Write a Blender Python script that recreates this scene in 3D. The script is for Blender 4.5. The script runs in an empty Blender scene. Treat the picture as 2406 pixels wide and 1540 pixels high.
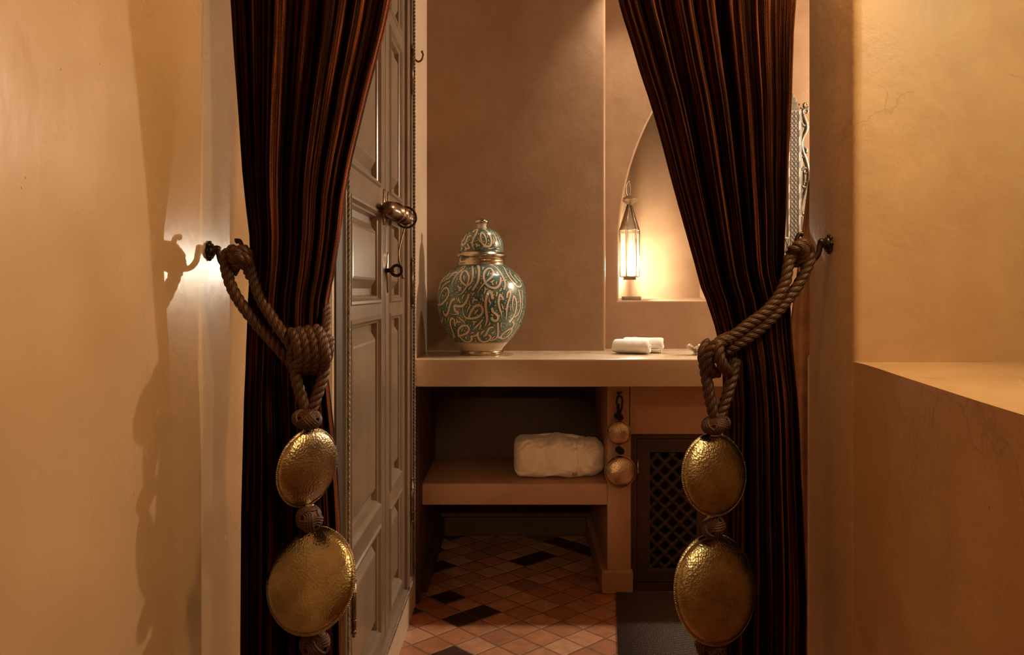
import bpy, bmesh, math, random
from mathutils import Vector, Matrix, noise
random.seed(7)
PI = math.pi
sc = bpy.context.scene
C = sc.collection
# ------------------------------------------------------------------ camera
F = 1950.0; CX = 1218.0; CY = 683.0; H = 1.13
cam = bpy.data.cameras.new('camera'); camo = bpy.data.objects.new('camera', cam); C.objects.link(camo)
camo.location = (0, 0, H); camo.rotation_euler = (PI/2, 0, 0)
cam.sensor_width = 36.0; cam.lens = F*36.0/2406.0
cam.shift_x = (1203.0-CX)/2406.0; cam.shift_y = -(770.0-CY)/2406.0
cam.clip_start = 0.01
sc.camera = camo
# ------------------------------------------------------------------ world, exposure
w = bpy.data.worlds.new('world'); sc.world = w; w.use_nodes = True
w.node_tree.nodes['Background'].inputs[0].default_value = (0.35, 0.2, 0.1, 1)
w.node_tree.nodes['Background'].inputs[1].default_value = 0.02
sc.view_settings.view_transform = 'Standard'; sc.view_settings.look = 'None'
sc.view_settings.exposure = 0.0; sc.view_settings.gamma = 1.0
sc.view_settings.use_curve_mapping = False
# ------------------------------------------------------------------ lights
def light(kind, name, loc, power, col, size=0.05, rot=None, spot=None, blend=0.5):
    l = bpy.data.lights.new(name, kind); l.energy = power; l.color = col
    if kind == 'AREA': l.shape = 'DISK'; l.size = size
    else: l.shadow_soft_size = size
    if kind == 'SPOT': l.spot_size = spot; l.spot_blend = blend
    o = bpy.data.objects.new(name, l); C.objects.link(o); o.location = loc
    if rot is not None:
        d = Vector(rot) - Vector(loc); o.rotation_euler = d.to_track_quat('-Z', 'Y').to_euler()
    return o
SCONCE = (1.80, 3.15, 1.88)
LAMP = (0.484, 3.565, 1.229)
light('POINT', 'sconce_light', SCONCE, 100.0, (1.0, 0.85, 0.66), 0.035)
light('POINT', 'lantern_light', LAMP, 36.0, (1.0, 0.92, 0.78), 0.016)
light('POINT', 'entry_lamp', (0.42, 1.06, 2.02), 20.0, (1.0, 0.66, 0.31), 0.04)
light('SPOT', 'ceiling_downlight', (0.45, 3.26, 2.52), 44.0, (1.0, 0.86, 0.68), 0.025, rot=(0.42, 3.14, 0.0), spot=1.45, blend=1.0)
light('POINT', 'niche_lamp', (0.66, 0.62, 1.72), 8.6, (1.0, 0.96, 0.58), 0.03)
light('POINT', 'hall_fill', (0.05, -0.40, 1.75), 1.8, (1.0, 0.64, 0.30), 0.10)  # weak soft fill added behind the camera

light('SPOT', 'undercounter_fill', (0.0, -0.5, 1.45), 75.0, (1.0, 0.62, 0.34), 0.03, rot=(0.0, 3.1, 0.40), spot=0.25, blend=0.7)  # added fill spot between the curtains, brightens shelf and robe
# ------------------------------------------------------------------ helpers
def P(px, py, Y):
    return Vector(((px-CX)*Y/F, Y, H-(py-CY)*Y/F))
def link(name, bm, mats, parent=None, smooth=True, auto=None):
    me = bpy.data.meshes.new(name)
    bmesh.ops.recalc_face_normals(bm, faces=bm.faces) if auto != 'keep' else None
    bm.to_mesh(me); bm.free()
    if not isinstance(mats, (list, tuple)): mats = [mats]
    for m in mats: me.materials.append(m)
    if smooth:
        me.polygons.foreach_set('use_smooth', [True]*len(me.polygons))
    o = bpy.data.objects.new(name, me); C.objects.link(o)
    if parent is not None:
        o.parent = parent
        o.matrix_parent_inverse = Matrix.Translation(-Vector(parent_world(parent)))
    return o
def parent_world(o):
    v = Vector(o.location)
    p = o.parent
    if p is not None and o.type == 'EMPTY': v = v + parent_world(p)
    elif p is not None: v = Vector((0, 0, 0)) if True else v
    return v
def empty(name, loc, label, cat, group=None):
    o = bpy.data.objects.new(name, None); C.objects.link(o); o.location = loc; o.empty_display_size = 0.05
    o['label'] = label; o['category'] = cat
    if group: o['group'] = group
    return o
def tag(o, label, cat=None, group=None):
    o['label'] = label
    if cat: o['category'] = cat
    if group: o['group'] = group
    return o
def struct(name, bm, m, smooth=False, label=None):
    o = link(name, bm, m, None, smooth); o['kind'] = 'structure'
    if label: o['label'] = label
    return o
def sharp(o, ang=35):
    me = o.data
    me.polygons.foreach_set('use_smooth', [True]*len(me.polygons))
    try: me.set_sharp_from_angle(angle=math.radians(ang))
    except Exception: pass
    return o
def box(bm, x0, x1, y0, y1, z0, z1, mi=0, bev=0.0, seg=2):
    vs = [bm.verts.new((x, y, z)) for z in (z0, z1) for y in (y0, y1) for x in (x0, x1)]
    fs = [(0, 2, 3, 1), (4, 5, 7, 6), (0, 1, 5, 4), (2, 6, 7, 3), (0, 4, 6, 2), (1, 3, 7, 5)]
    faces = [bm.faces.new([vs[i] for i in f]) for f in fs]
    for f in faces: f.material_index = mi
    if bev > 0:
        es = list({e for f in faces for e in f.edges})
        bmesh.ops.bevel(bm, geom=es, offset=bev, segments=seg, affect='EDGES', profile=0.5)
    return faces
def prism(bm, pts, z0, z1, mi=0, bev=0.0, seg=3):
    lo = [bm.verts.new((x, y, z0)) for x, y in pts]; hi = [bm.verts.new((x, y, z1)) for x, y in pts]
    n = len(pts); faces = [bm.faces.new(lo[::-1]), bm.faces.new(hi)]
    for i in range(n):
        j = (i+1) % n; faces.append(bm.faces.new((lo[i], lo[j], hi[j], hi[i])))
    for f in faces: f.material_index = mi
    if bev > 0:
        es = list(faces[1].edges)
        bmesh.ops.bevel(bm, geom=es, offset=bev, segments=seg, affect='EDGES', profile=0.5)
    return faces
def frame_axes(t):
    t = t.normalized(); a = Vector((0, 0, 1)) if abs(t.z) < 0.9 else Vector((1, 0, 0))
    u = t.cross(a).normalized(); v = t.cross(u).normalized()
    return u, v
def tube(bm, pts, rad, sides=10, mi=0, cap=True, closed=False, uvs=None, vlen=None):
    pts = [Vector(p) for p in pts]; n = len(pts)
    rads = rad if isinstance(rad, (list, tuple)) else [rad]*n
    rings = []; u = None
    acc = 0.0; lens = [0.0]
    for i in range(1, n): acc += (pts[i]-pts[i-1]).length; lens.append(acc)
    for i in range(n):
        if closed: t = pts[(i+1) % n]-pts[i-1]
        else: t = pts[min(i+1, n-1)]-pts[max(i-1, 0)]
        t.normalize()
        if u is None: u, v = frame_axes(t)
        else:
            u = (u-t*u.dot(t)).normalized(); v = t.cross(u)
        rings.append([bm.verts.new(pts[i]+(u*math.cos(a)+v*math.sin(a))*rads[i]) for a in [2*PI*k/sides for k in range(sides)]])
    uv = bm.loops.layers.uv.verify()
    m = n if closed else n-1
    for i in range(m):
        A = rings[i]; B = rings[(i+1) % n]
        for k in range(sides):
            f = bm.faces.new((A[k], A[(k+1) % sides], B[(k+1) % sides], B[k])); f.material_index = mi
            l0 = lens[i]; l1 = lens[(i+1) % n] if i+1 < n else lens[i]+(pts[0]-pts[-1]).length
            for lp, (a, b) in zip(f.loops, ((k, l0), (k+1, l0), (k+1, l1), (k, l1))):
                lp[uv].uv = (a/sides, b)
    if cap and not closed:
        f = bm.faces.new(rings[0][::-1]); f.material_index = mi
        f = bm.faces.new(rings[-1]); f.material_index = mi
def catmull(pts, sub=8, closed=False):
    pts = [Vector(p) for p in pts]; out = []; n = len(pts)
    rng = range(n) if closed else range(n-1)
    for i in rng:
        if closed: p0, p1, p2, p3 = pts[i-1], pts[i], pts[(i+1) % n], pts[(i+2) % n]
        else: p0, p1, p2, p3 = pts[max(i-1, 0)], pts[i], pts[i+1], pts[min(i+2, n-1)]
        for k in range(sub):
            t = k/sub; t2 = t*t; t3 = t2*t
            out.append(0.5*((2*p1)+(-p0+p2)*t+(2*p0-5*p1+4*p2-p3)*t2+(-p0+3*p1-3*p2+p3)*t3))
    if not closed: out.append(pts[-1])
    return out
def resample(pts, step):
    out = [pts[0]]; acc = 0
    for a, b in zip(pts, pts[1:]):
        d = (b-a).length
        while acc+d >= step:
            k = (step-acc)/d; a = a+(b-a)*k; out.append(a.copy()); d = (b-a).length; acc = 0
        acc += d
    if (out[-1]-pts[-1]).length > step*0.3: out.append(pts[-1])
    return out
def rope(bm, ctrl, R=0.009, pitch=0.034, strands=3, closed=False, sides=9, sub=8, cs=+1):
    path = resample(catmull(ctrl, sub, closed), R*0.35)
    if closed: path = path[:-1]
    n = len(path); u = None; fr = []; acc = 0
    for i in range(n):
        t = (path[(i+1) % n]-path[i-1]) if closed else (path[min(i+1, n-1)]-path[max(i-1, 0)])
        t.normalize()
        if u is None: u, v = frame_axes(t)
        else: u = (u-t*u.dot(t)).normalized(); v = t.cross(u)
        fr.append((path[i], u.copy(), v.copy(), acc))
        if i+1 < n: acc += (path[i+1]-path[i]).length
    for s in range(strands):
        pts = []
        for p, a, b, L in fr:
            ph = cs*2*PI*L/pitch+2*PI*s/strands
            pts.append(p+(a*math.cos(ph)+b*math.sin(ph))*R*0.5)
        tube(bm, pts, R*0.56, sides=sides)
def lathe(bm, prof, M=None, seg=48, mi=0, cap0=True, cap1=True, mis=None):
    """prof: (radius, height) along local z; M: matrix."""
    M = M or Matrix.Identity(4); rings = []
    for r, z in prof:
        if r < 1e-5: rings.append([bm.verts.new(M @ Vector((0, 0, z)))])
        else: rings.append([bm.verts.new(M @ Vector((r*math.cos(2*PI*k/seg), r*math.sin(2*PI*k/seg), z))) for k in range(seg)])
    for i in range(len(rings)-1):
        A, B = rings[i], rings[i+1]
        if len(A) == 1 and len(B) == 1: continue
        for k in range(seg):
            k2 = (k+1) % seg
            if len(A) == 1: f = bm.faces.new((A[0], B[k], B[k2]))
            elif len(B) == 1: f = bm.faces.new((A[k], A[k2], B[0]))
            else: f = bm.faces.new((A[k], A[k2], B[k2], B[k]))
            f.material_index = mis[i] if mis else mi
    if cap0 and len(rings[0]) > 1: bm.faces.new(rings[0]).material_index = mis[0] if mis else mi
    if cap1 and len(rings[-1]) > 1: bm.faces.new(rings[-1][::-1]).material_index = mis[-1] if mis else mi
def sphere(bm, c, r, seg=16, sc_=(1, 1, 1), mi=0):
    M = Matrix.Translation(Vector(c)) @ Matrix.Diagonal((*sc_, 1))
    lathe(bm, [(r*math.sin(PI*i/10), -r*math.cos(PI*i/10)) for i in range(11)], M, seg, mi)
def axis_matrix(origin, n, spin=0):
    n = Vector(n).normalized(); q = n.to_track_quat('Z', 'Y')
    return Matrix.Translation(Vector(origin)) @ q.to_matrix().to_4x4() @ Matrix.Rotation(spin, 4, 'Z')

# ------------------------------------------------------------------ materials
def newmat(name):
    m = bpy.data.materials.new(name); m.use_nodes = True
    nt = m.node_tree; b = nt.nodes['Principled BSDF']
    return m, nt, b
def N(nt, t, **kw):
    n = nt.nodes.new(t)
    for k, v in kw.items():
        if k in n.inputs.keys() if isinstance(k, str) else False: n.inputs[k].default_value = v
        else: setattr(n, k, v)
    return n
def ramp(nt, fac, stops):
    r = nt.nodes.new('ShaderNodeValToRGB'); cr = r.color_ramp
    while len(cr.elements) < len(stops): cr.elements.new(0.5)
    for e, (p, c) in zip(cr.elements, stops):
        e.position = p; e.color = (*c, 1) if len(c) == 3 else c
    nt.links.new(fac, r.inputs[0]); return r.outputs[0]
def noise_tex(nt, vec, scale, detail=4, rough=0.55, dist=0.0):
    n = nt.nodes.new('ShaderNodeTexNoise'); n.inputs['Scale'].default_value = scale
    n.inputs['Detail'].default_value = detail; n.inputs['Roughness'].default_value = rough
    n.inputs['Distortion'].default_value = dist
    nt.links.new(vec, n.inputs['Vector']); return n.outputs['Fac']
def mapped(nt, scale=(1, 1, 1), coord='Object', rot=(0, 0, 0)):
    tc = nt.nodes.new('ShaderNodeTexCoord'); mp = nt.nodes.new('ShaderNodeMapping')
    mp.inputs['Scale'].default_value = scale; mp.inputs['Rotation'].default_value = rot
    nt.links.new(tc.outputs[coord], mp.inputs['Vector']); return mp.outputs[0]
def math_node(nt, op, a, b=None, c=None):
    n = nt.nodes.new('ShaderNodeMath'); n.operation = op
    for i, v in enumerate((a, b, c)):
        if v is None: continue
        if isinstance(v, (int, float)): n.inputs[i].default_value = v
        else: nt.links.new(v, n.inputs[i])
    return n.outputs[0]
def mixcol(nt, fac, a, b, mode='MIX'):
    n = nt.nodes.new('ShaderNodeMix'); n.data_type = 'RGBA'; n.blend_type = mode
    for s, v in ((0, fac), (6, a), (7, b)):
        if isinstance(v, (int, float)): n.inputs[s].default_value = v
        elif isinstance(v, tuple): n.inputs[s].default_value = (*v, 1)
        else: nt.links.new(v, n.inputs[s])
    return n.outputs[2]
def bump(nt, b, h, strength, dist):
    n = nt.nodes.new('ShaderNodeBump'); n.inputs['Strength'].default_value = strength; n.inputs['Distance'].default_value = dist
    nt.links.new(h, n.inputs['Height']); nt.links.new(n.outputs[0], b.inputs['Normal']); return n
def plaster(name, c0, c1, rough=0.38, bmp=0.35, cracks=True, spec=0.5, soft=False):
    m, nt, b = newmat(name)
    v = mapped(nt)
    big = noise_tex(nt, v, 2.3, 2 if soft else 5, 0.6, 0.0 if soft else 0.6); mid = noise_tex(nt, v, 7 if soft else 11, 3 if soft else 6, 0.5 if soft else 0.65, 0.0 if soft else 0.3); fine = noise_tex(nt, v, 60, 4, 0.6)
    f = math_node(nt, 'ADD', math_node(nt, 'MULTIPLY', big, 0.6), math_node(nt, 'MULTIPLY', mid, 0.4))
    col = ramp(nt, f, [(0.22 if soft else 0.33, c0), (0.78 if soft else 0.66, c1)])
    # small dark pits
    vo = nt.nodes.new('ShaderNodeTexVoronoi'); vo.inputs['Scale'].default_value = 16; nt.links.new(v, vo.inputs['Vector'])
    pits = math_node(nt, 'LESS_THAN', vo.outputs['Distance'], 0.025)
    dark = tuple(x*0.35 for x in c0)
    col = mixcol(nt, math_node(nt, 'MULTIPLY', pits, 0.7), col, dark)
    if cracks:
        nv = nt.nodes.new('ShaderNodeVectorMath'); nv.operation = 'ADD'
        n2 = nt.nodes.new('ShaderNodeTexNoise'); n2.inputs['Scale'].default_value = 7; n2.inputs['Detail'].default_value = 5
        nt.links.new(v, n2.inputs['Vector'])
        sc2 = nt.nodes.new('ShaderNodeVectorMath'); sc2.operation = 'SCALE'; sc2.inputs['Scale'].default_value = 0.22
        nt.links.new(n2.outputs['Color'], sc2.inputs[0]); nt.links.new(v, nv.inputs[0]); nt.links.new(sc2.outputs[0], nv.inputs[1])
        v2 = nt.nodes.new('ShaderNodeTexVoronoi'); v2.feature = 'DISTANCE_TO_EDGE'; v2.inputs['Scale'].default_value = 2.2
        nt.links.new(nv.outputs[0], v2.inputs['Vector'])
        line = math_node(nt, 'LESS_THAN', v2.outputs['Distance'], 0.0035)
        msk = math_node(nt, 'GREATER_THAN', noise_tex(nt, v, 3.1, 2), 0.57)
        col = mixcol(nt, math_node(nt, 'MULTIPLY', math_node(nt, 'MULTIPLY', line, msk), 0.2), col, dark)
    nt.links.new(col, b.inputs['Base Color'])
    rr = nt.nodes.new('ShaderNodeMapRange'); rr.inputs['To Min'].default_value = rough-0.09; rr.inputs['To Max'].default_value = rough+0.12
    nt.links.new(mid, rr.inputs[0]); nt.links.new(rr.outputs[0], b.inputs['Roughness'])
    b.inputs['Specular IOR Level'].default_value = spec
    h = math_node(nt, 'ADD', math_node(nt, 'MULTIPLY', mid, 1.0), math_node(nt, 'MULTIPLY', fine, 0.22))
    bump(nt, b, h, bmp, 0.006)
    return m
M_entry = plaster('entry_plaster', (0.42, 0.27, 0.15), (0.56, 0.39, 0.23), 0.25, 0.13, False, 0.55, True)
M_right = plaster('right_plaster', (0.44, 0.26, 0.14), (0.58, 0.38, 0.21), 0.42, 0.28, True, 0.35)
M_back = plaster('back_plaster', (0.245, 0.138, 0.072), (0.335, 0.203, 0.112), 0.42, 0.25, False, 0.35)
M_recess_shade = plaster('recess_plaster_shaded', (0.06, 0.035, 0.022), (0.10, 0.055, 0.034), 0.6, 0.25, False, 0.2)  # shade of the under-counter recess put into the plaster colour
M_side = plaster('side_plaster', (0.58, 0.44, 0.31), (0.68, 0.54, 0.39), 0.40, 0.2, False, 0.35)
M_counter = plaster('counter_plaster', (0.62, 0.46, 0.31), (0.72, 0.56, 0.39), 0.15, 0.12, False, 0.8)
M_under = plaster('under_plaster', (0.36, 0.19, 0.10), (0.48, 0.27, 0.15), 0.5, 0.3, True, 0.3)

def simple(name, col, rough=0.5, metal=0.0, spec=0.5, nscale=None, namp=0.0, bmp=0.0, bscale=40, coat=0.0, cvar=0.15, sheen=0.0):
    m, nt, b = newmat(name)
    v = mapped(nt)
    f = noise_tex(nt, v, nscale or 18, 5, 0.6)
    c0 = tuple(max(0, x*(1-cvar)) for x in col); c1 = tuple(min(1, x*(1+cvar)) for x in col)
    nt.links.new(ramp(nt, f, [(0.35, c0), (0.65, c1)]), b.inputs['Base Color'])
    b.inputs['Roughness'].default_value = rough; b.inputs['Metallic'].default_value = metal
    b.inputs['Specular IOR Level'].default_value = spec
    b.inputs['Coat Weight'].default_value = coat; b.inputs['Coat Roughness'].default_value = 0.06
    b.inputs['Sheen Weight'].default_value = sheen
    if bmp: bump(nt, b, noise_tex(nt, v, bscale, 4), bmp, 0.003)
    return m
M_door = simple('door_paint', (0.26, 0.195, 0.135), 0.27, spec=0.55, nscale=6, bmp=0.10, bscale=14, cvar=0.10)
M_doordark = simple('door_gap', (0.05, 0.028, 0.016), 0.6)
M_bead = simple('bead_trim', (0.21, 0.15, 0.10), 0.35, nscale=60, cvar=0.4)
M_iron = simple('aged_iron', (0.055, 0.035, 0.025), 0.35, metal=0.75, nscale=50, cvar=0.4)
M_bronze = simple('bronze', (0.20, 0.12, 0.065), 0.30, metal=0.9, nscale=40, cvar=0.35)
M_brass = simple('brass', (0.52, 0.43, 0.29), 0.22, metal=1.0, nscale=30, cvar=0.2)
M_silver = simple('silver', (0.72, 0.66, 0.55), 0.2, metal=1.0, nscale=30, cvar=0.12)
M_lmetal = simple('lantern_metal', (0.42, 0.34, 0.24), 0.42, metal=0.7, nscale=30, cvar=0.2)
M_cup = simple('cupboard_wood', (0.045, 0.018, 0.010), 0.5, nscale=20, bmp=0.2, bscale=30, cvar=0.35)
M_cupgrille = simple('cupboard_grille', (0.035, 0.015, 0.009), 0.55, cvar=0.3)
M_towel = simple('towel_terry', (0.90, 0.86, 0.78), 0.95, spec=0.1, bmp=0.8, bscale=260, cvar=0.05, sheen=0.3)
M_robe = simple('robe_cotton', (0.80, 0.66, 0.49), 0.9, spec=0.15, bmp=0.3, bscale=180, cvar=0.05, sheen=0.2)
M_cord = simple('black_cord', (0.012, 0.007, 0.005), 0.85, cvar=0.3)
M_cream = simple('cream_glaze', (0.66, 0.53, 0.37), 0.22, spec=0.5, coat=0.5, nscale=14, cvar=0.10)
M_teal = simple('teal_glaze', (0.085, 0.178, 0.142), 0.25, spec=0.5, coat=0.6, nscale=26, cvar=0.40)
M_line = simple('dark_glaze', (0.018, 0.022, 0.018), 0.25, coat=0.5)
M_inlay = simple('bone_inlay', (0.20, 0.17, 0.125), 0.4, nscale=40, cvar=0.1)
M_inlayl = simple('light_inlay', (0.42, 0.385, 0.32), 0.35, cvar=0.05)
M_ebony = simple('ebony_line', (0.02, 0.012, 0.008), 0.4)
M_carve = simple('carved_inlay', (0.11, 0.088, 0.06), 0.45, nscale=60, cvar=0.3)

def rope_mat():
    m, nt, b = newmat('rope_thread')
    tc = nt.nodes.new('ShaderNodeTexCoord'); sx = nt.nodes.new('ShaderNodeSeparateXYZ'); nt.links.new(tc.outputs['UV'], sx.inputs[0])
    ph = math_node(nt, 'ADD', math_node(nt, 'MULTIPLY', sx.outputs[0], 2*PI*9), math_node(nt, 'MULTIPLY', sx.outputs[1], 700))
    s = math_node(nt, 'SINE', ph)
    s01 = math_node(nt, 'ADD', math_node(nt, 'MULTIPLY', s, 0.5), 0.5)
    col = ramp(nt, s01, [(0.0, (0.030, 0.011, 0.005)), (0.7, (0.078, 0.030, 0.012)), (1.0, (0.125, 0.05, 0.020))])
    nt.links.new(col, b.inputs['Base Color']); b.inputs['Roughness'].default_value = 0.5
    b.inputs['Specular IOR Level'].default_value = 0.4
    bump(nt, b, s01, 0.45, 0.0008)
    return m
M_rope = rope_mat()
def hammered(name, c, rough=0.24):
    m, nt, b = newmat(name)
    v = mapped(nt)
    vo = nt.nodes.new('ShaderNodeTexVoronoi'); vo.inputs['Scale'].default_value = 300; nt.links.new(v, vo.inputs['Vector'])
    vo.inputs['Randomness'].default_value = 0.9
    f = noise_tex(nt, v, 22, 5)
    nt.links.new(ramp(nt, f, [(0.3, tuple(x*0.62 for x in c)), (0.65, c)]), b.inputs['Base Color'])
    b.inputs['Metallic'].default_value = 1.0
    nt.links.new(math_node(nt, 'ADD', math_node(nt, 'MULTIPLY', f, 0.22), rough-0.08), b.inputs['Roughness'])
    bump(nt, b, math_node(nt, 'ADD', vo.outputs['Distance'], math_node(nt, 'MULTIPLY', noise_tex(nt, v, 90, 2), 0.8)), 0.26, 0.0020)
    return m
M_disc = hammered('hammered_brass', (0.50, 0.40, 0.235), 0.27)
M_disc2 = hammered('hammered_copper', (0.62, 0.42, 0.24), 0.26)
def curtain_mat():
    m, nt, b = newmat('curtain_cloth')
    tc = nt.nodes.new('ShaderNodeTexCoord')
    def mp(s):
        q = nt.nodes.new('ShaderNodeMapping'); q.inputs['Scale'].default_value = s; nt.links.new(tc.outputs['UV'], q.inputs[0]); return q.outputs[0]
    a = noise_tex(nt, mp((48, 0.7, 1)), 1.0, 6, 0.72); bb = noise_tex(nt, mp((430, 7, 1)), 1.0, 3, 0.7)
    g = noise_tex(nt, mp((500, 420, 1)), 1.0, 2, 0.6)
    f = math_node(nt, 'ADD', math_node(nt, 'MULTIPLY', a, 0.55), math_node(nt, 'ADD', math_node(nt, 'MULTIPLY', bb, 0.30), math_node(nt, 'MULTIPLY', g, 0.15)))
    col = ramp(nt, f, [(0.455, (0.003, 0.0014, 0.0009)), (0.52, (0.035, 0.009, 0.003)), (0.61, (0.36, 0.098, 0.030))])
    nt.links.new(col, b.inputs['Base Color']); b.inputs['Roughness'].default_value = 0.9; b.inputs['Specular IOR Level'].default_value = 0.05
    bump(nt, b, f, 0.6, 0.003)
    return m
M_curtain = curtain_mat()
def lining_mat():
    m = simple('curtain_lining', (0.36, 0.19, 0.10), 0.9, spec=0.1, nscale=30, cvar=0.2); return m
M_lining = lining_mat()
def glass_mat(name, col, tr=0.55):
    m = bpy.data.materials.new(name); m.use_nodes = True; nt = m.node_tree; nt.nodes.clear()
    out = nt.nodes.new('ShaderNodeOutputMaterial'); t = nt.nodes.new('ShaderNodeBsdfTransparent'); t.inputs[0].default_value = (*col, 1)
    p = nt.nodes.new('ShaderNodeBsdfPrincipled'); p.inputs['Base Color'].default_value = (0.8, 0.74, 0.6, 1); p.inputs['Roughness'].default_value = 0.1
    tl = nt.nodes.new('ShaderNodeBsdfTranslucent'); tl.inputs[0].default_value = (0.85, 0.80, 0.68, 1)
    a = nt.nodes.new('ShaderNodeMixShader'); a.inputs[0].default_value = 0.5
    nt.links.new(p.outputs[0], a.inputs[1]); nt.links.new(tl.outputs[0], a.inputs[2])
    mx = nt.nodes.new('ShaderNodeMixShader'); mx.inputs[0].default_value = 1-tr
    nt.links.new(t.outputs[0], mx.inputs[1]); nt.links.new(a.outputs[0], mx.inputs[2]); nt.links.new(mx.outputs[0], out.inputs[0])
    return m
M_glass = glass_mat('lantern_glass', (1, 0.97, 0.9), 0.90)
def emit(name, col, s):
    m, nt, b = newmat(name); b.inputs['Base Color'].default_value = (1, 1, 1, 1)
    b.inputs['Emission Color'].default_value = (*col, 1); b.inputs['Emission Strength'].default_value = s; return m
M_bulb = emit('bulb_glow', (1, 0.9, 0.72), 40)
M_globe = emit('globe_glow', (1, 0.86, 0.65), 6)
def mirror_mat():
    m, nt, b = newmat('mirror_glass'); b.inputs['Metallic'].default_value = 1; b.inputs['Roughness'].default_value = 0.02
    b.inputs['Base Color'].default_value = (0.85, 0.85, 0.82, 1); return m
M_mirror = mirror_mat()
def floor_mat():
    m, nt, b = newmat('terracotta_tiles')
    v = mapped(nt, (1, 1, 1), 'Object', (0, 0, PI/4+0.03))
    sc_ = nt.nodes.new('ShaderNodeVectorMath'); sc_.operation = 'SCALE'; sc_.inputs['Scale'].default_value = 1/0.098; nt.links.new(v, sc_.inputs[0])
    dn = nt.nodes.new('ShaderNodeTexNoise'); dn.inputs['Scale'].default_value = 1.6; dn.inputs['Detail'].default_value = 3; nt.links.new(sc_.outputs[0], dn.inputs['Vector'])
    ds = nt.nodes.new('ShaderNodeVectorMath'); ds.operation = 'SCALE'; ds.inputs['Scale'].default_value = 0.09; nt.links.new(dn.outputs['Color'], ds.inputs[0])
    ad = nt.nodes.new('ShaderNodeVectorMath'); ad.operation = 'ADD'; nt.links.new(sc_.outputs[0], ad.inputs[0]); nt.links.new(ds.outputs[0], ad.inputs[1])
    fl = nt.nodes.new('ShaderNodeVectorMath'); fl.operation = 'FLOOR'; nt.links.new(ad.outputs[0], fl.inputs[0])
    fx = nt.nodes.new('ShaderNodeVectorMath'); fx.operation = 'FRACTION'; nt.links.new(ad.outputs[0], fx.inputs[0])
    sp = nt.nodes.new('ShaderNodeSeparateXYZ'); nt.links.new(fl.outputs[0], sp.inputs[0])
    cb = nt.nodes.new('ShaderNodeCombineXYZ'); nt.links.new(sp.outputs[0], cb.inputs[0]); nt.links.new(sp.outputs[1], cb.inputs[1])
    wn = nt.nodes.new('ShaderNodeTexWhiteNoise'); wn.noise_dimensions = '2D'; nt.links.new(cb.outputs[0], wn.inputs['Vector'])
    col = ramp(nt, wn.outputs['Value'], [(0.0, (0.045, 0.022, 0.015)), (0.08, (0.07, 0.03, 0.02)), (0.12, (0.40, 0.17, 0.085)), (0.45, (0.52, 0.24, 0.125)), (0.75, (0.62, 0.34, 0.19)), (1.0, (0.50, 0.18, 0.085))])
    mot = noise_tex(nt, v, 26, 5); col = mixcol(nt, 0.45, col, ramp(nt, mot, [(0.35, (0.45, 0.36, 0.3)), (0.65, (1, 1, 1))]), 'MULTIPLY')
    s2 = nt.nodes.new('ShaderNodeSeparateXYZ'); nt.links.new(fx.outputs[0], s2.inputs[0])
    ex = math_node(nt, 'MINIMUM', s2.outputs[0], math_node(nt, 'SUBTRACT', 1.0, s2.outputs[0]))
    ey = math_node(nt, 'MINIMUM', s2.outputs[1], math_node(nt, 'SUBTRACT', 1.0, s2.outputs[1]))
    e = math_node(nt, 'MINIMUM', ex, ey)
    grout = math_node(nt, 'LESS_THAN', e, 0.028)
    col = mixcol(nt, math_node(nt, 'MULTIPLY', grout, 0.8), col, (0.16, 0.10, 0.065))
    nt.links.new(col, b.inputs['Base Color']); b.inputs['Roughness'].default_value = 0.38
    mr = nt.nodes.new('ShaderNodeMapRange'); mr.inputs['From Max'].default_value = 0.07; nt.links.new(e, mr.inputs[0])
    hh = math_node(nt, 'ADD', math_node(nt, 'ADD', mr.outputs[0], math_node(nt, 'MULTIPLY', wn.outputs['Value'], 0.8)), math_node(nt, 'MULTIPLY', mot, 0.5))
    bump(nt, b, hh, 0.6, 0.004)
    return m
M_floor = floor_mat()
def mat_mat():
    m, nt, b = newmat('woven_mat')
    v = mapped(nt)
    sx = nt.nodes.new('ShaderNodeSeparateXYZ'); nt.links.new(v, sx.inputs[0])
    a = math_node(nt, 'SINE', math_node(nt, 'MULTIPLY', sx.outputs[0], 1500)); c = math_node(nt, 'SINE', math_node(nt, 'MULTIPLY', sx.outputs[1], 700))
    f = math_node(nt, 'MULTIPLY', math_node(nt, 'ADD', math_node(nt, 'MULTIPLY', math_node(nt, 'MULTIPLY', a, c), 0.5), 0.5), 1.0)
    n = noise_tex(nt, v, 120, 3)
    f2 = math_node(nt, 'ADD', math_node(nt, 'MULTIPLY', f, 0.6), math_node(nt, 'MULTIPLY', n, 0.4))
    nt.links.new(ramp(nt, f2, [(0.3, (0.012, 0.006, 0.004)), (0.7, (0.13, 0.075, 0.05))]), b.inputs['Base Color'])
    b.inputs['Roughness'].default_value = 0.55
    bump(nt, b, f2, 0.8, 0.003)
    return m
M_mat = mat_mat()
M_ceil = simple('cedar_ceiling', (0.16, 0.08, 0.04), 0.6, nscale=5, cvar=0.3)

# ------------------------------------------------------------------ the setting
WL = -0.37; WE = -0.485; TOPZ = 2.55
D1, D2 = 1.739, 2.875            # door frame along Y
ZD0, ZD1 = 0.13, 2.33
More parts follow.
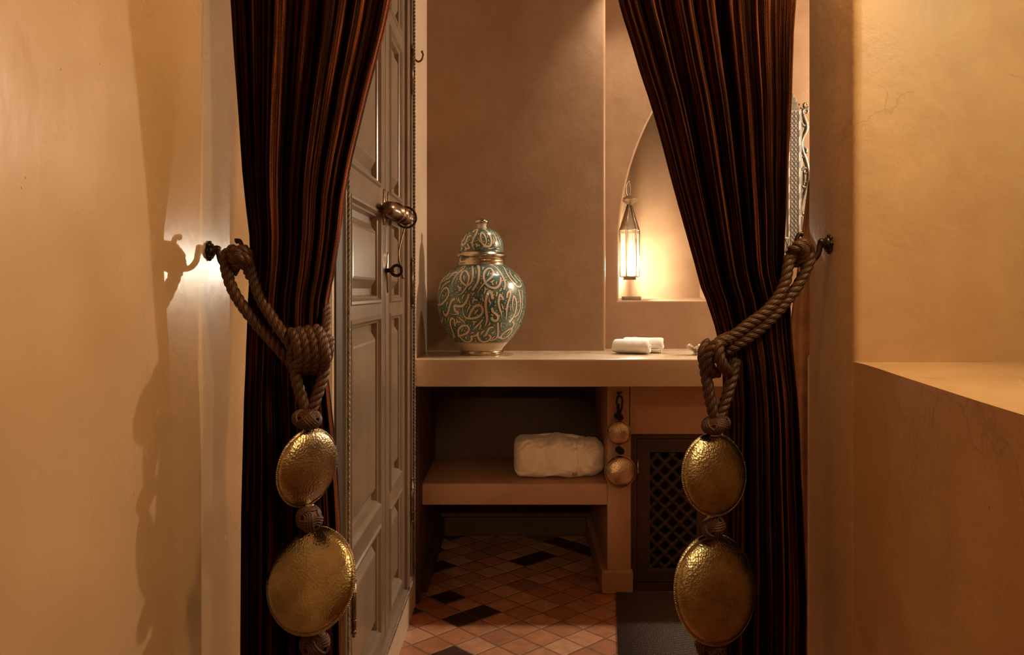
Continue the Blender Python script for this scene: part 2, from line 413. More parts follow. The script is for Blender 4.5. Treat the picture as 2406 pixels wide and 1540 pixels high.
# back room left wall (solid around the door opening)
bm = bmesh.new()
prism(bm, [(-0.75, 1.65), (WL, 1.65), (WL, D1), (-0.75, D1)], 0, TOPZ)
prism(bm, [(-0.75, D1), (WL, D1), (WL, D2), (-0.75, D2)], 0, ZD0)
prism(bm, [(-0.75, D1), (WL, D1), (WL, D2), (-0.75, D2)], ZD1, TOPZ)
prism(bm, [(-0.75, D2), (WL, D2), (WL, 3.95), (-0.75, 3.95)], 0, TOPZ)
struct('wall_left', bm, M_side)
bm = bmesh.new()
prism(bm, [(-0.75, -0.9), (WE, -0.9), (WE, 1.65), (-0.75, 1.65)], 0, TOPZ)
struct('wall_entry_left', bm, M_entry)
# back wall: the part behind the jar stands forward of the part with the arched niche
bm = bmesh.new(); XS = 0.3528
box(bm, WL, XS, 3.356, 3.62, 0.886, TOPZ)
es = [e for e in bm.edges if all(abs(v.co.x-XS) < 1e-4 and abs(v.co.y-3.356) < 1e-4 for v in e.verts)]
bmesh.ops.bevel(bm, geom=es, offset=0.012, segments=4, affect='EDGES', profile=0.5)
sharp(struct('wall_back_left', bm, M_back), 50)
YB = 3.477
def arch_outline(x0, x1, z0, zs, R, n=14):
    hw = (x1-x0)/2; pts = [(x0, z0), (x0, zs)]
    ang = math.acos((R-hw)/R)
    for k in range(1, n+1):
        a = ang*k/n; pts.append((x0+R-R*math.cos(a), zs+R*math.sin(a)))
    for k in range(n-1, -1, -1):
        a = ang*k/n; pts.append((x1-R+R*math.cos(a), zs+R*math.sin(a)))
    pts.append((x1, z0)); return pts
xa0 = P(1454, 0, YB).x; xa1 = P(1675, 0, YB).x; za0 = P(0, 706, YB).z; zas = P(0, 585, YB).z
arc = arch_outline(xa0, xa1, za0, zas, 680*YB/F)
def inset(pts, d):
    cx = sum(p[0] for p in pts)/len(pts); out = []; n = len(pts)
    for i in range(n):
        a = Vector(pts[i-1]); b = Vector(pts[i]); c = Vector(pts[(i+1) % n])
        n1 = Vector((b.y-a.y, -(b.x-a.x))); n2 = Vector((c.y-b.y, -(c.x-b.x)))
        n1.normalize(); n2.normalize(); nn = (n1+n2).normalized(); k = 1/max(0.5, nn.dot(n1))
        out.append(tuple(b-nn*(-d)*k) if False else tuple(b+nn*d*k))
    return out
bm = bmesh.new()
out = [(XS, 0.886), (XS, TOPZ), (1.95, TOPZ), (1.95, 0.886)]
lip = inset(arc, -0.010) if False else None
rings = []
for d, y in ((0.010, 0), (0.0065, 0.0012), (0.003, 0.004), (0.0, 0.010), (0.0, 0.25)):
    # outward offset d from the arch line
    n = len(arc); pts = []
    for i in range(n):
        a = Vector(arc[i-1]); b_ = Vector(arc[i]); c = Vector(arc[(i+1) % n])
        n1 = Vector((-(b_.y-a.y), b_.x-a.x)).normalized(); n2 = Vector((-(c.y-b_.y), c.x-b_.x)).normalized()
        nn = (n1+n2).normalized(); k = 1/max(0.55, nn.dot(n1)); q = b_+nn*d*k; q.y += 0.010 if (y > 0.1 and abs(b_.y-za0) < 1e-5) else 0.0; pts.append(q)
    rings.append([bm.verts.new((q.x, YB+y, q.y)) for q in pts])
for A, B in zip(rings, rings[1:]):
    for i in range(len(A)):
        j = (i+1) % len(A); bm.faces.new((A[i], A[j], B[j], B[i]))
bm.faces.new(rings[-1])
ov = [bm.verts.new((x, YB, z)) for x, z in out]
oe = [bm.edges.new((ov[i], ov[(i+1) % 4])) for i in range(4)]
ie = [bm.edges.get((rings[0][i], rings[0][(i+1) % len(arc)])) for i in range(len(arc))]
bmesh.ops.triangle_fill(bm, use_beauty=True, use_dissolve=False, edges=oe+ie)
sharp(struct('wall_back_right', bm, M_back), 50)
# under the counter
bm = bmesh.new(); YF = 3.10
xc0, xc1 = 0.332, 0.421; zt = P(0, 1021, YF).z
box(bm, xc0, xc1, YF, 3.84, 0.0, 0.786, bev=0.004)
box(bm, xc1-0.01, 1.95, YF, 3.5, zt, 0.786, bev=0.003)
box(bm, 1.02, 1.95, YF, 3.5, 0.0, zt)
box(bm, xc0-0.022, xc1+0.006, YF-0.016, 3.80, 0.0, 0.088, bev=0.006)
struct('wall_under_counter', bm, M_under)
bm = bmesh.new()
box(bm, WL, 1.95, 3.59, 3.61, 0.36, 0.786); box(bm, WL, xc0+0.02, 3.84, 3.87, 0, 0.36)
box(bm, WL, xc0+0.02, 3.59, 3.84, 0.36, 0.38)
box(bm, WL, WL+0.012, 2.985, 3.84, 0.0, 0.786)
struct('wall_recess', bm, M_recess_shade)
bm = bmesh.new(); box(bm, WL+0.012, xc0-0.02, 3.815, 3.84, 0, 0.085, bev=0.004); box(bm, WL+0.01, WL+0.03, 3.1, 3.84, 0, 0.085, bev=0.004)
struct('baseboard_recess', bm, M_recess_shade)
bm = bmesh.new(); box(bm, WL, 1.95, 2.957, 3.48, 0.786, 0.886, bev=0.006, seg=3)
o = sharp(link('counter', bm, M_counter), 40); tag(o, 'pale plastered counter slab carrying the patterned jar and rolled towels', 'counter')
bm = bmesh.new(); box(bm, WL+0.001, xc0+0.001, 3.097, 3.59, P(0, 1188, 3.097).z, P(0, 1137, 3.097).z, bev=0.006, seg=3)
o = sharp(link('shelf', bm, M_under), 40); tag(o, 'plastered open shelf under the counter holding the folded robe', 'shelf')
ZSH = P(0, 1137, 3.097).z
# floor, ceiling, right side
bm = bmesh.new(); box(bm, -0.8, 2.05, -1.0, 3.95, -0.05, 0.0); struct('floor', bm, M_floor)
bm = bmesh.new(); box(bm, -0.8, 2.05, -1.0, 3.95, TOPZ, TOPZ+0.05); struct('ceiling', bm, M_ceil)
bm = bmesh.new(); box(bm, 1.95, 2.05, 1.40, 3.95, 0, TOPZ); struct('wall_right', bm, M_back)
def wall_pts():
    raw = [(0.488, 1.40), (0.488, 1.27), (0.4885, 1.20), (0.487, 1.165), (0.480, 1.11), (0.466, 1.02), (0.449, 0.90), (0.432, 0.78), (0.4215, 0.692), (0.39, 0.45), (0.34, 0.10)]
    return raw
bm = bmesh.new(); ZS = 1.026
prism(bm, wall_pts()+[(0.243, -0.6), (0.243, -0.9), (1.0, -0.9), (1.0, 1.40)], 0, ZS, bev=0.010)
box(bm, 0.4875, 2.05, 1.203, 1.40, 0.0, TOPZ)
es = [e for e in bm.edges if all(abs(v.co.x-0.4875) < 1e-4 for v in e.verts) and (e.verts[0].co-e.verts[1].co).z**2 > 1]
bmesh.ops.bevel(bm, geom=es, offset=0.012, segments=4, affect='EDGES', profile=0.5)
prism(bm, wall_pts()+[(0.243, -0.6), (0.243, -0.9), (1.0, -0.9), (1.0, 1.40)], 1.80, TOPZ)
box(bm, 0.80, 1.0, 0.10, 1.203, ZS, 1.80)
prism(bm, [(0.352, 0.15), (0.243, -0.6), (0.243, -0.9), (1.0, -0.9), (1.0, 0.15)], ZS-0.012, 1.80)
sharp(struct('wall_entry_right', bm, M_right), 40)
bm = bmesh.new(); box(bm, WE-0.1, 1.0, -1.0, -0.9, 0, TOPZ); struct('wall_behind', bm, M_right)
bm = bmesh.new(); box(bm, WE, 0.488, 1.20, 1.40, 2.24, TOPZ); struct('wall_lintel', bm, M_right)
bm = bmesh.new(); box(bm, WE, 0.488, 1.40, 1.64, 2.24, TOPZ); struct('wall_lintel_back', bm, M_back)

# ------------------------------------------------------------------ the panelled double door in the left wall
door = bpy.data.objects.new('door_1', None); C.objects.link(door); door.location = (WL, D1, ZD0)
door['kind'] = 'structure'; door['label'] = 'tall grey-brown panelled double door in a carved frame, set in the side wall'
L1 = (1.787, 2.310); L2 = (2.318, 2.702); ZL0, ZL1 = 0.158, 2.29
bm = bmesh.new(); XF = WL+0.010; XBK = WL-0.06
box(bm, XBK, XF, D1, L1[0]-0.003, ZD0, ZD1, bev=0.003); box(bm, XBK, XF, L2[1]+0.003, L2[1]+0.05, ZD0, ZD1, bev=0.003)
box(bm, XBK, XF-0.004, L2[1]+0.062, D2, ZD0, ZD1, bev=0.002)
box(bm, XBK, XF, D1, D2, ZD0, ZL0-0.003, bev=0.003); box(bm, XBK, XF, D1, D2, ZL1+0.003, ZD1, bev=0.003)
sharp(link('door_frame', bm, M_door, door), 40)
bm = bmesh.new(); box(bm, WL-0.10, WL-0.06, D1, D2, ZD0, ZD1); link('back_board', bm, M_doordark, door, False)
bm = bmesh.new()
for y in (D1+0.010, D2-0.012):
    rope(bm, [(XF+0.001, y, ZD0+0.01), (XF+0.001, y, 1.2), (XF+0.001, y, ZD1-0.01)], 0.0045, 0.024, 2, sides=6)
rope(bm, [(XF+0.001, D1+0.01, ZD0+0.010), (XF+0.001, 2.3, ZD0+0.010), (XF+0.001, D2-0.012, ZD0+0.010)], 0.0045, 0.024, 2, sides=6)
link('carved_beading', bm, M_bead, door)
PZ = [(0.215, 0.495), (0.56, 1.055), (1.105, 1.335), (1.415, 1.885), (1.945, 2.22)]
def leaf(y0, y1, py0, py1, name='door_leaf'):
    bm = bmesh.new(); T = 0.032; X = WL
    zs = [ZL0]+[z for p in PZ for z in p]+[ZL1]
    box(bm, X-T, X, y0, py0, ZL0, ZL1, bev=0.002); box(bm, X-T, X, py1, y1, ZL0, ZL1, bev=0.002)
    for i in range(0, len(zs), 2): box(bm, X-T, X, py0-0.001, py1+0.001, zs[i], zs[i+1])
    lf = sharp(link(name, bm, M_door, door), 40)
    for z0, z1 in PZ:
        bm = bmesh.new(); rings = []
        for ins, dx in ((-0.010, 0.0005), (-0.006, 0.005), (0.0, 0.0045), (0.006, -0.004), (0.010, -0.006), (0.014, -0.020), (0.030, -0.022), (0.052, -0.004), (0.058, -0.003)):
            iy = ins*0.9
            rings.append([bm.verts.new((X+dx, a, b)) for a, b in ((py0+iy, z0+ins), (py1-iy, z0+ins), (py1-iy, z1-ins), (py0+iy, z1-ins))])
        for A, B in zip(rings, rings[1:]):
            for i in range(4): bm.faces.new((A[i], A[(i+1) % 4], B[(i+1) % 4], B[i]))
        bm.faces.new(rings[-1])
        pn = link('panel', bm, M_door, lf, False); pn.matrix_parent_inverse = Matrix.Translation(-Vector(door.location))
        pn.matrix_parent_inverse = Matrix.Identity(4)
    return lf
leaf(L1[0], L1[1], 1.826, 2.215)
leaf(L2[0], L2[1], 2.392, 2.618)
def hinge(y, z, h=0.10):
    bm = bmesh.new()
    tube(bm, [(XF+0.006, y, z-h/2), (XF+0.006, y, z+h/2)], 0.0055, 10)
    for s in (-1, 1):
        sphere(bm, (XF+0.006, y, z+s*(h/2+0.006)), 0.006, 10); sphere(bm, (XF+0.006, y, z+s*0.3*h), 0.0068, 10, (1, 1, 0.5))
        sphere(bm, (XF+0.006, y, z+s*(h/2+0.014)), 0.0035, 8)
    link('hinge', bm, M_bronze, door)
hinge(L1[0]-0.002, P(0, 1425, 1.787).z); hinge(L2[1]+0.056, P(0, 1176, 2.76).z, 0.13); hinge(L2[1]+0.056, P(0, 665, 2.76).z, 0.14)
hinge(L2[1]+0.056, P(0, 165, 2.76).z, 0.14)
bm = bmesh.new(); tube(bm, [(XF+0.004, L2[1]+0.056, ZD0+0.05), (XF+0.004, L2[1]+0.056, ZD1-0.02)], 0.004, 8); link('hinge_rod', bm, M_door, door)
bm = bmesh.new(); box(bm, WL-0.002, WL+0.004, 1.668, D1-0.001, 0.0, TOPZ-0.1); link('casing', bm, M_doordark, door, False)
# bolt with turned barrel, ring and cord
bm = bmesh.new()
pts = [Vector((WL+0.012, 2.262, 1.372)), Vector((WL+0.066, 2.60, 1.348))]
d = (pts[1]-pts[0])
def at_line(t): return pts[0]+d*t
prof = [(0.0, 0), (0.010, 0.004), (0.018, 0.02), (0.022, 0.06), (0.022, 0.11), (0.027, 0.115), (0.027, 0.13), (0.021, 0.135), (0.021, 0.17), (0.026, 0.175), (0.026, 0.19), (0.019, 0.195), (0.019, 0.26), (0.023, 0.265), (0.0, 0.27)]
lathe(bm, prof, axis_matrix((WL+0.025, 2.165, 1.348), (0.055, 1.0, -0.015)), 20)
link('bolt', bm, M_bronze, door)
def plate(y, z, w, h, nm='escutcheon'):
    bm = bmesh.new(); pts_ = []
    for k in range(24):
        a = 2*PI*k/24; r = 1+0.18*math.cos(4*a); pts_.append((w/2*math.cos(a)*r, h/2*math.sin(a)*r))
    A = [bm.verts.new((WL+0.0005, y+a, z+b)) for a, b in pts_]; B = [bm.verts.new((WL+0.0045, y+a*0.9, z+b*0.95)) for a, b in pts_]
    for i in range(24): bm.faces.new((A[i], A[(i+1) % 24], B[(i+1) % 24], B[i]))
    bm.faces.new(B); link(nm, bm, M_brass, door)
plate(2.275, P(0, 487, 2.275).z, 0.03, 0.085); plate(2.345, P(0, 487, 2.345).z, 0.02, 0.075); plate(2.335, P(0, 640, 2.335).z, 0.03, 0.10)
bm = bmesh.new()
c = Vector((WL+0.040, 2.44, 1.345))
tube(bm, [c+Vector((0.028*math.cos(a), 0.012*math.cos(a), 0.030*math.sin(a))) for a in [2*PI*k/28 for k in range(28)]], 0.0035, 8, closed=True)
link('pull_ring', bm, M_iron, door)
bm = bmesh.new()
kz = P(0, 636, 2.31).z; c = Vector((WL+0.032, 2.306, kz))
tube(bm, [c+Vector((0.0145*math.cos(a), 0.004*math.sin(a), 0.0145*math.sin(a))) for a in [2*PI*k/24 for k in range(24)]], 0.0045, 8, closed=True)
lathe(bm, [(0, 0), (0.006, 0.0), (0.006, 0.012), (0.009, 0.014), (0.009, 0.020), (0.005, 0.022), (0.005, 0.024), (0, 0.024)], axis_matrix((WL+0.001, 2.315, kz), (1, -0.25, 0)), 14)
link('key', bm, M_iron, door)
bm = bmesh.new()
cp = [P(943, 492, 2.45), P(949, 520, 2.47), P(951, 533, 2.49), P(944, 560, 2.47), P(937, 592, 2.45), P(940, 625, 2.44), P(947, 655, 2.43)]
for p in cp: p.x = max(p.x, WL+0.012)
tube(bm, catmull(cp, 8), [0.0024]*40+[0.0042]*9, 7); link('hanging_cord', bm, M_bronze, door)

# coat hook on the wall past the door
hk = empty('coat_hook', (WL, 2.905, P(0, 133, 2.905).z), 'small iron coat hook high on the pale wall past the door', 'hook')
bm = bmesh.new(); Yh = 2.905
pth = [P(966, 127, Yh), P(973, 129, Yh), P(974, 138, Yh), P(982, 145, Yh), P(990, 141, Yh), P(994, 131, Yh), P(992, 122, Yh)]
pth[0].x = WL
tube(bm, catmull(pth, 6), [0.0045]*12+[0.0036]*20+[0.003]*5, 8); sphere(bm, pth[-1], 0.005, 10)
link('hook_arm', bm, M_bronze, hk)
bm = bmesh.new(); lathe(bm, [(0.011, 0), (0.011, 0.003), (0.006, 0.006), (0, 0.006)], axis_matrix((WL, Yh, pth[0].z), (1, 0, 0)), 16); link('back_plate', bm, M_bronze, hk)

# ------------------------------------------------------------------ curtains
def interp(tab, y):
    if y <= tab[0][0]: return tab[0][1]+(tab[0][0]-y)*(tab[0][1]-tab[1][1])/(tab[1][0]-tab[0][0]) if False else tab[0][1]+(y-tab[0][0])*(tab[1][1]-tab[0][1])/(tab[1][0]-tab[0][0])
    for (a, b), (c, d_) in zip(tab, tab[1:]):
        if y <= c: return b+(d_-b)*(y-a)/(c-a)
    return tab[-1][1]
def curtain(name, Lt, Rt, Yc, thick, label, seed, ytie, topz=2.215):
    rnd = random.Random(seed)
    waves = [(rnd.uniform(6, 8), rnd.uniform(0, 6.28), 0.60), (rnd.uniform(12, 15), rnd.uniform(0, 6.28), 0.35), (rnd.uniform(27, 33), rnd.uniform(0, 6.28), 0.14), (rnd.uniform(3, 4), rnd.uniform(0, 6.28), 0.40)]
    bm = bmesh.new(); uv = bm.loops.layers.uv.verify(); NF = 220; NB = 70; rows = []
    zlist = []; z = topz
    while z > 0.012: zlist.append(z); z -= 0.02
    zlist.append(0.012)
    for z in zlist:
        py = CY+(H-z)*F/Yc
        yy = max(py, -330)
        L = P(interp(Lt, yy), 0, Yc).x; R = P(interp(Rt, yy), 0, Yc).x; wd = R-L
        g = math.exp(-((py-ytie)/90)**2); t = thick*(1-0.35*g)
        amp = 0.019*min(1.0, (wd/0.16))*(1-0.6*g)
        ring = []
        for i in range(NF):
            s = i/(NF-1); env = (1-abs(2*s-1)**3.0)**0.5 if 0 < s < 1 else 0
            wv = 0
            for fq, ph, am in waves: wv += am*math.sin(2*PI*fq*s*0.95+ph+0.5*math.sin(z*3+ph)+0.9*noise.noise((s*6, z*1.3, seed)))
            # sharpen valleys
            wv = (1-abs(wv))**1.0 if False else wv
            ring.append((L+wd*s, Yc-t/2*env+amp*wv*min(1, env*1.6), s))
        for i in range(NB):
            s = 1-(i+1)/(NB+1); env = (1-abs(2*s-1)**3.0)**0.5
            ring.append((L+wd*s, Yc+t/2*env+0.5*amp*math.sin(s*70+seed)*env, s+1))
        rows.append([bm.verts.new((x, y, z)) for x, y, s in ring]+[]); us = [q[2] for q in ring]
    n = NF+NB
    for j in range(len(rows)-1):
        for i in range(n):
            k = (i+1) % n
            f = bm.faces.new((rows[j][i], rows[j+1][i], rows[j+1][k], rows[j][k]))
            for lp, (a, b) in zip(f.loops, ((i, j), (i, j+1), (k, j+1), (k, j))): lp[uv].uv = (us[a] if not (k == 0 and a == 0) else 2.0, zlist[b])
    bm.faces.new(rows[0]); bm.faces.new(rows[-1][::-1])
    o = link(name, bm, M_curtain); tag(o, label, 'curtain', 'tied-back curtains in the doorway'); return o
LL = [(-330, 522), (0, 545), (125, 553), (250, 562.6), (405, 573.5), (480, 581), (554, 590), (620, 592), (817, 579), (1000, 576), (1200, 571), (1540, 569)]
LR = [(-330, 985), (0, 919.5), (62, 907), (137, 888), (218, 866), (280, 851), (383, 826), (467, 810), (560, 799), (650, 785), (700, 774), (770, 768), (870, 770), (960, 780), (1050, 790), (1200, 799), (1400, 806), (1540, 808)]
RL = [(-330, 1395), (0, 1452), (49, 1466), (94, 1481), (175, 1505), (240, 1527), (331, 1553), (416, 1575), (500, 1598), (614, 1630), (682, 1648), (708, 1660), (776, 1682), (850, 1696), (960, 1700), (1540, 1692)]
RR = [(-330, 1884), (0, 1871), (65, 1866), (156, 1863), (227, 1861), (325, 1856), (422, 1851), (500, 1848), (558, 1844), (633, 1840), (700, 1855), (716, 1857), (784, 1861), (897, 1871), (1047, 1878), (1096, 1879), (1252, 1887), (1408, 1893), (1540, 1891)]
YC = 1.300
curtain('curtain', LL, LR, YC, 0.056, 'dark brown striped curtain gathered beside the panelled door', 3, 820)
curtain('curtain', RL, RR, YC, 0.056, 'dark brown striped curtain gathered in front of the arched niche and inlaid mirror', 11, 820)
# rod above
rd = empty('curtain_rod', (0, YC, 2.222), 'bronze rod carrying both dark curtains above the doorway', 'curtain rod')
bm = bmesh.new(); tube(bm, [(WE+0.002, YC, 2.224), (0.486, YC, 2.224)], 0.009, 12); link('pole', bm, M_bronze, rd)
# thin lining hanging behind the right curtain
bm = bmesh.new(); uvl = bm.loops.layers.uv.verify(); rows = []
for k in range(60):
    py = 395+k*(1650-395)/59; Yl = 1.425; fr = k/59
    a = interp([(395, 1908), (440, 1897), (550, 1884), (640, 1872), (750, 1858), (900, 1862), (1650, 1880)], py)
    row = []
    for i in range(14):
        s = i/13; x = a+(1912-a)*s
        p = P(x, py, Yl+0.006*math.sin(s*9+fr*3)); row.append(bm.verts.new(p))
    rows.append(row)
for A, B in zip(rows, rows[1:]):
    for i in range(13): bm.faces.new((A[i], A[i+1], B[i+1], B[i]))
bmesh.ops.solidify(bm, geom=list(bm.faces), thickness=0.0015)
o = link('curtain_lining', bm, M_lining); tag(o, 'thin brown lining cloth hanging between the curtain and the shadowed jamb', 'cloth')

# ------------------------------------------------------------------ tie-backs
def turks(bm, c, r, squash=0.85, cords=4, sides=6, tilt=0.5, spin=0.0):
    c = Vector(c); Rm = Matrix.Rotation(tilt, 3, 'Y') @ Matrix.Rotation(spin, 3, 'X')
    M = Matrix.Translation(c) @ Rm.to_4x4()
    lathe(bm, [(r*0.86*math.sin(PI*i/12), -r*0.86*squash*math.cos(PI*i/12)) for i in range(13)], M, 24)
    NN = 330
    for q in range(cords):
        off = (q-(cords-1)/2)*0.20
        pts_ = []
        for k in range(NN):
            t = 6*PI*k/NN
            lat = 0.92*math.sin(4/3*t); dlat = 0.92*4/3*math.cos(4/3*t)
            nl = math.hypot(math.cos(lat), dlat); lon = t-off*dlat/nl/max(0.4, math.cos(lat)); la = lat+off*math.cos(lat)/nl
            rr = r*(0.93+0.07*math.cos(8/3*t+0.4))
            p = Vector((math.cos(la)*math.cos(lon), math.cos(la)*math.sin(lon), math.sin(la)*squash))*rr
            pts_.append(c+Rm @ p)
        tube(bm, pts_, r*0.105, sides, closed=True)
def disc(name, parent, c, R, n, mat, h=0.30, spin=0.0, bead=True):
    bm = bmesh.new(); prof = []; K = 22
    for i in range(K+1):
        s = i/K; rr = R*0.965*math.sin(s*PI/2); prof.append((rr, -h*R*math.cos(s*PI/2)**1.0))
    prof += [(R, -0.0012), (R, 0.0012)]
    for i in range(K, -1, -1):
        s = i/K; rr = R*0.965*math.sin(s*PI/2); prof.append((rr, h*R*math.cos(s*PI/2)))
    lathe(bm, prof, axis_matrix(c, n, spin), 72)
    o = link(name, bm, mat, parent)
    if bead:
        bm = bmesh.new(); M = axis_matrix(c, n, spin); NB = int(2*PI*R/0.0030)
        for k in range(NB):
            a = 2*PI*k/NB; p = M @ Vector((R*math.cos(a), R*math.sin(a), 0))
            bmesh.ops.create_icosphere(bm, subdivisions=1, radius=0.0014, matrix=Matrix.Translation(p))
        b = link('beaded_rim', bm, mat, o); b.matrix_parent_inverse = Matrix.Identity(4)
    return o
def tab(parent, c, w=0.013, h=0.008):
    bm = bmesh.new(); x, y, z = c; box(bm, x-w/2, x+w/2, y-0.004, y+0.004, z-h/2, z+h/2, bev=0.0015); link('metal_loop', bm, M_silver, parent, True)
YR = 1.262; YD = 1.238
# left
lt = empty('curtain_tieback', P(700, 820, YR), 'brown rope tieback with hammered brass discs hanging beside the panelled door', 'tieback', 'rope tiebacks with hammered discs')
def W(l): return [P(x, y, Y) for x, y, Y in l]
bm = bmesh.new(); R9 = 0.0088
rope(bm, W([(566, 596, 1.275), (545, 588, 1.272), (530, 604, 1.272), (533, 640, 1.270), (548, 683, 1.268), (572, 722, 1.267), (600, 758, 1.268), (630, 792, 1.266), (660, 826, 1.262), (686, 858, 1.268), (706, 880, 1.274)]), R9)
rope(bm, W([(560, 600, 1.290), (575, 588, 1.286), (588, 610, 1.282), (596, 655, 1.272), (612, 700, 1.266), (636, 742, 1.260), (662, 780, 1.256), (684, 812, 1.252), (700, 838, 1.256)]), R9)
rope(bm, W([(536, 610, 1.285), (548, 596, 1.266), (562, 590, 1.262), (578, 594, 1.268), (588, 612, 1.29)]), R9)
rope(bm, W([(540, 622, 1.29), (552, 607, 1.264), (566, 604, 1.258), (580, 612, 1.262), (588, 632, 1.285)]), R9)
rope(bm, W([(545, 640, 1.288), (556, 622, 1.272), (570, 618, 1.268), (582, 630, 1.275), (588, 648, 1.288)]), R9)
rope(bm, W([(762, 700, 1.31), (768, 735, 1.285), (766, 765, 1.268), (758, 790, 1.262)]), R9*0.8)
for i, x in enumerate((692, 711, 731, 751)):
    rope(bm, W([(x-14, 800-i*3, 1.272), (x-8, 783-i*3, 1.255), (x+2, 790, 1.243), (x+9, 815, 1.236), (x+13, 842, 1.238), (x+9, 866-i*2, 1.252), (x+4, 872, 1.275)]), R9, pitch=0.030)
rope(bm, W([(768, 800, 1.30), (772, 800, 1.268), (771, 820, 1.258), (768, 838, 1.268), (764, 850, 1.30)]), R9)
rope(bm, W([(684, 826, 1.262), (692, 862, 1.256), (698, 900, 1.250), (710, 938, 1.245), (722, 972, 1.242)]), R9)
rope(bm, W([(764, 852, 1.262), (760, 882, 1.256), (750, 915, 1.250), (738, 948, 1.246), (728, 974, 1.244)]), R9)
link('rope', bm, M_rope, lt)
def knot(parent, px, py, rp, squash=0.8, tilt=0.5, spin=0.0, Y=None):
    Y = Y or YD
    bm = bmesh.new(); turks(bm, P(px, py, Y), rp*Y/F, squash, tilt=tilt, spin=spin); link('woven_knot', bm, M_rope, parent)
knot(lt, 721, 985, 33, 0.72, 0.2, 0.2); knot(lt, 727, 1218, 31, 0.88, 0.9, 0.5); knot(lt, 740, 1513, 33, 0.92, 0.3, 0.7)
disc('hammered_disc', lt, P(723, 1099, YD), 92*YD/F, (0.83, -0.55, -0.08), M_disc)
disc('hammered_disc', lt, P(729, 1363, YD), 122*YD/F, (-0.36, -0.85, 0.36), M_disc, 0.30)
for x, y in ((723, 1008), (728, 1191), (732, 1243), (736, 1483)): tab(lt, P(x, y, YD))
# right
rt = empty('curtain_tieback', P(1700, 830, YR), 'brown rope tieback with hammered brass discs hanging in front of the dark cupboard', 'tieback', 'rope tiebacks with hammered discs')
bm = bmesh.new()
rope(bm, W([(1868, 596, 1.285), (1888, 588, 1.275), (1903, 604, 1.270), (1893, 636, 1.266), (1872, 676, 1.262), (1845, 712, 1.258), (1812, 748, 1.252), (1776, 780, 1.248), (1738, 806, 1.244), (1704, 826, 1.246)]), R9)
rope(bm, W([(1880, 600, 1.275), (1862, 600, 1.268), (1852, 624, 1.262), (1846, 660, 1.258), (1828, 700, 1.254), (1798, 734, 1.248), (1762, 760, 1.244), (1728, 786, 1.240), (1694, 804, 1.238), (1668, 822, 1.240), (1656, 850, 1.246)]), R9)
rope(bm, W([(1868, 590, 1.262), (1880, 574, 1.258), (1896, 578, 1.262), (1902, 596, 1.28)]), R9)
rope(bm, W([(1858, 604, 1.28), (1866, 584, 1.260), (1882, 580, 1.254), (1890, 596, 1.262), (1880, 612, 1.272), (1864, 618, 1.28)]), R9)
rope(bm, W([(1740, 802, 1.262), (1706, 800, 1.236), (1680, 812, 1.230), (1664, 836, 1.232), (1668, 866, 1.240), (1684, 880, 1.25)]), R9)
rope(bm, W([(1716, 792, 1.262), (1690, 806, 1.232), (1690, 840, 1.225), (1704, 868, 1.235), (1716, 878, 1.26)]), R9)
rope(bm, W([(1664, 806, 1.27), (1652, 830, 1.255), (1656, 860, 1.25), (1662, 900, 1.246), (1670, 945, 1.243), (1680, 984, 1.242)]), R9)
rope(bm, W([(1728, 846, 1.262), (1722, 880, 1.252), (1712, 920, 1.247), (1700, 955, 1.244), (1688, 986, 1.242)]), R9)
link('rope', bm, M_rope, rt)
knot(rt, 1682, 998, 32, 0.66, -0.3, 0.2); knot(rt, 1676, 1240, 28, 0.88, -0.8, 0.4); knot(rt, 1668, 1518, 33, 0.92, 0.3, 0.7)
disc('hammered_disc', rt, P(1679, 1115, YD), 95*YD/F, (0.44, -0.86, 0.14), M_disc)
disc('hammered_disc', rt, P(1682, 1385, YD), 124*YD/F, (0.46, -0.82, 0.20), M_disc, 0.30)
for x, y in ((1679, 1020), (1672, 1213), (1676, 1262), (1676, 1505)): tab(rt, P(x, y, YD))
# wall hooks
def tieback_hook(px, py, X, s, label, group):
    Y = 1.299; z = P(0, py, Y).z
    h = empty('tieback_hook', (X, Y, z), label, 'hook', group)
    bm = bmesh.new(); M = axis_matrix((X, Y, z), (s, 0, 0))
    lathe(bm, [(0.0135, 0), (0.0135, 0.0015), (0.011, 0.004), (0.012, 0.0055), (0.008, 0.009), (0.004, 0.011), (0.0035, 0.016), (0, 0.016)], M, 28)
    for k in range(8):
        a = 2*PI*k/8; sphere(bm, M @ Vector((0.0125*math.cos(a), 0.0125*math.sin(a), 0.002)), 0.0035, 8)
    link('rosette', bm, M_iron, h)
    bm = bmesh.new(); u = Y/F
    pts_ = [(10, 0), (22, -4), (26, 8), (30, 24), (42, 38), (60, 42), (74, 30), (80, 8), (79, -12), (73, -24), (64, -22)]
    w_ = [Vector((X+s*a*u, Y-0.002, z-b*u)) for a, b in pts_]
    cp = catmull(w_, 6); rad = []
    for i in range(len(cp)):
        t = i/(len(cp)-1); rad.append(0.0052-0.0022*t if t > 0.12 else 0.0062)
    rad[-6:] = [0.0032, 0.0036, 0.0042, 0.0046, 0.0044, 0.003]
    tube(bm, cp, rad, 10); link('hook_arm', bm, M_iron, h); return h
tieback_hook(490, 590, WE, 1, 'iron hook on the glossy plaster wall, rope looped over it beside the panelled door', 'iron hooks holding the tiebacks')
tieback_hook(1950, 574, 0.488, -1, 'iron hook on the dim jamb next to the lit wall niche', 'iron hooks holding the tiebacks')

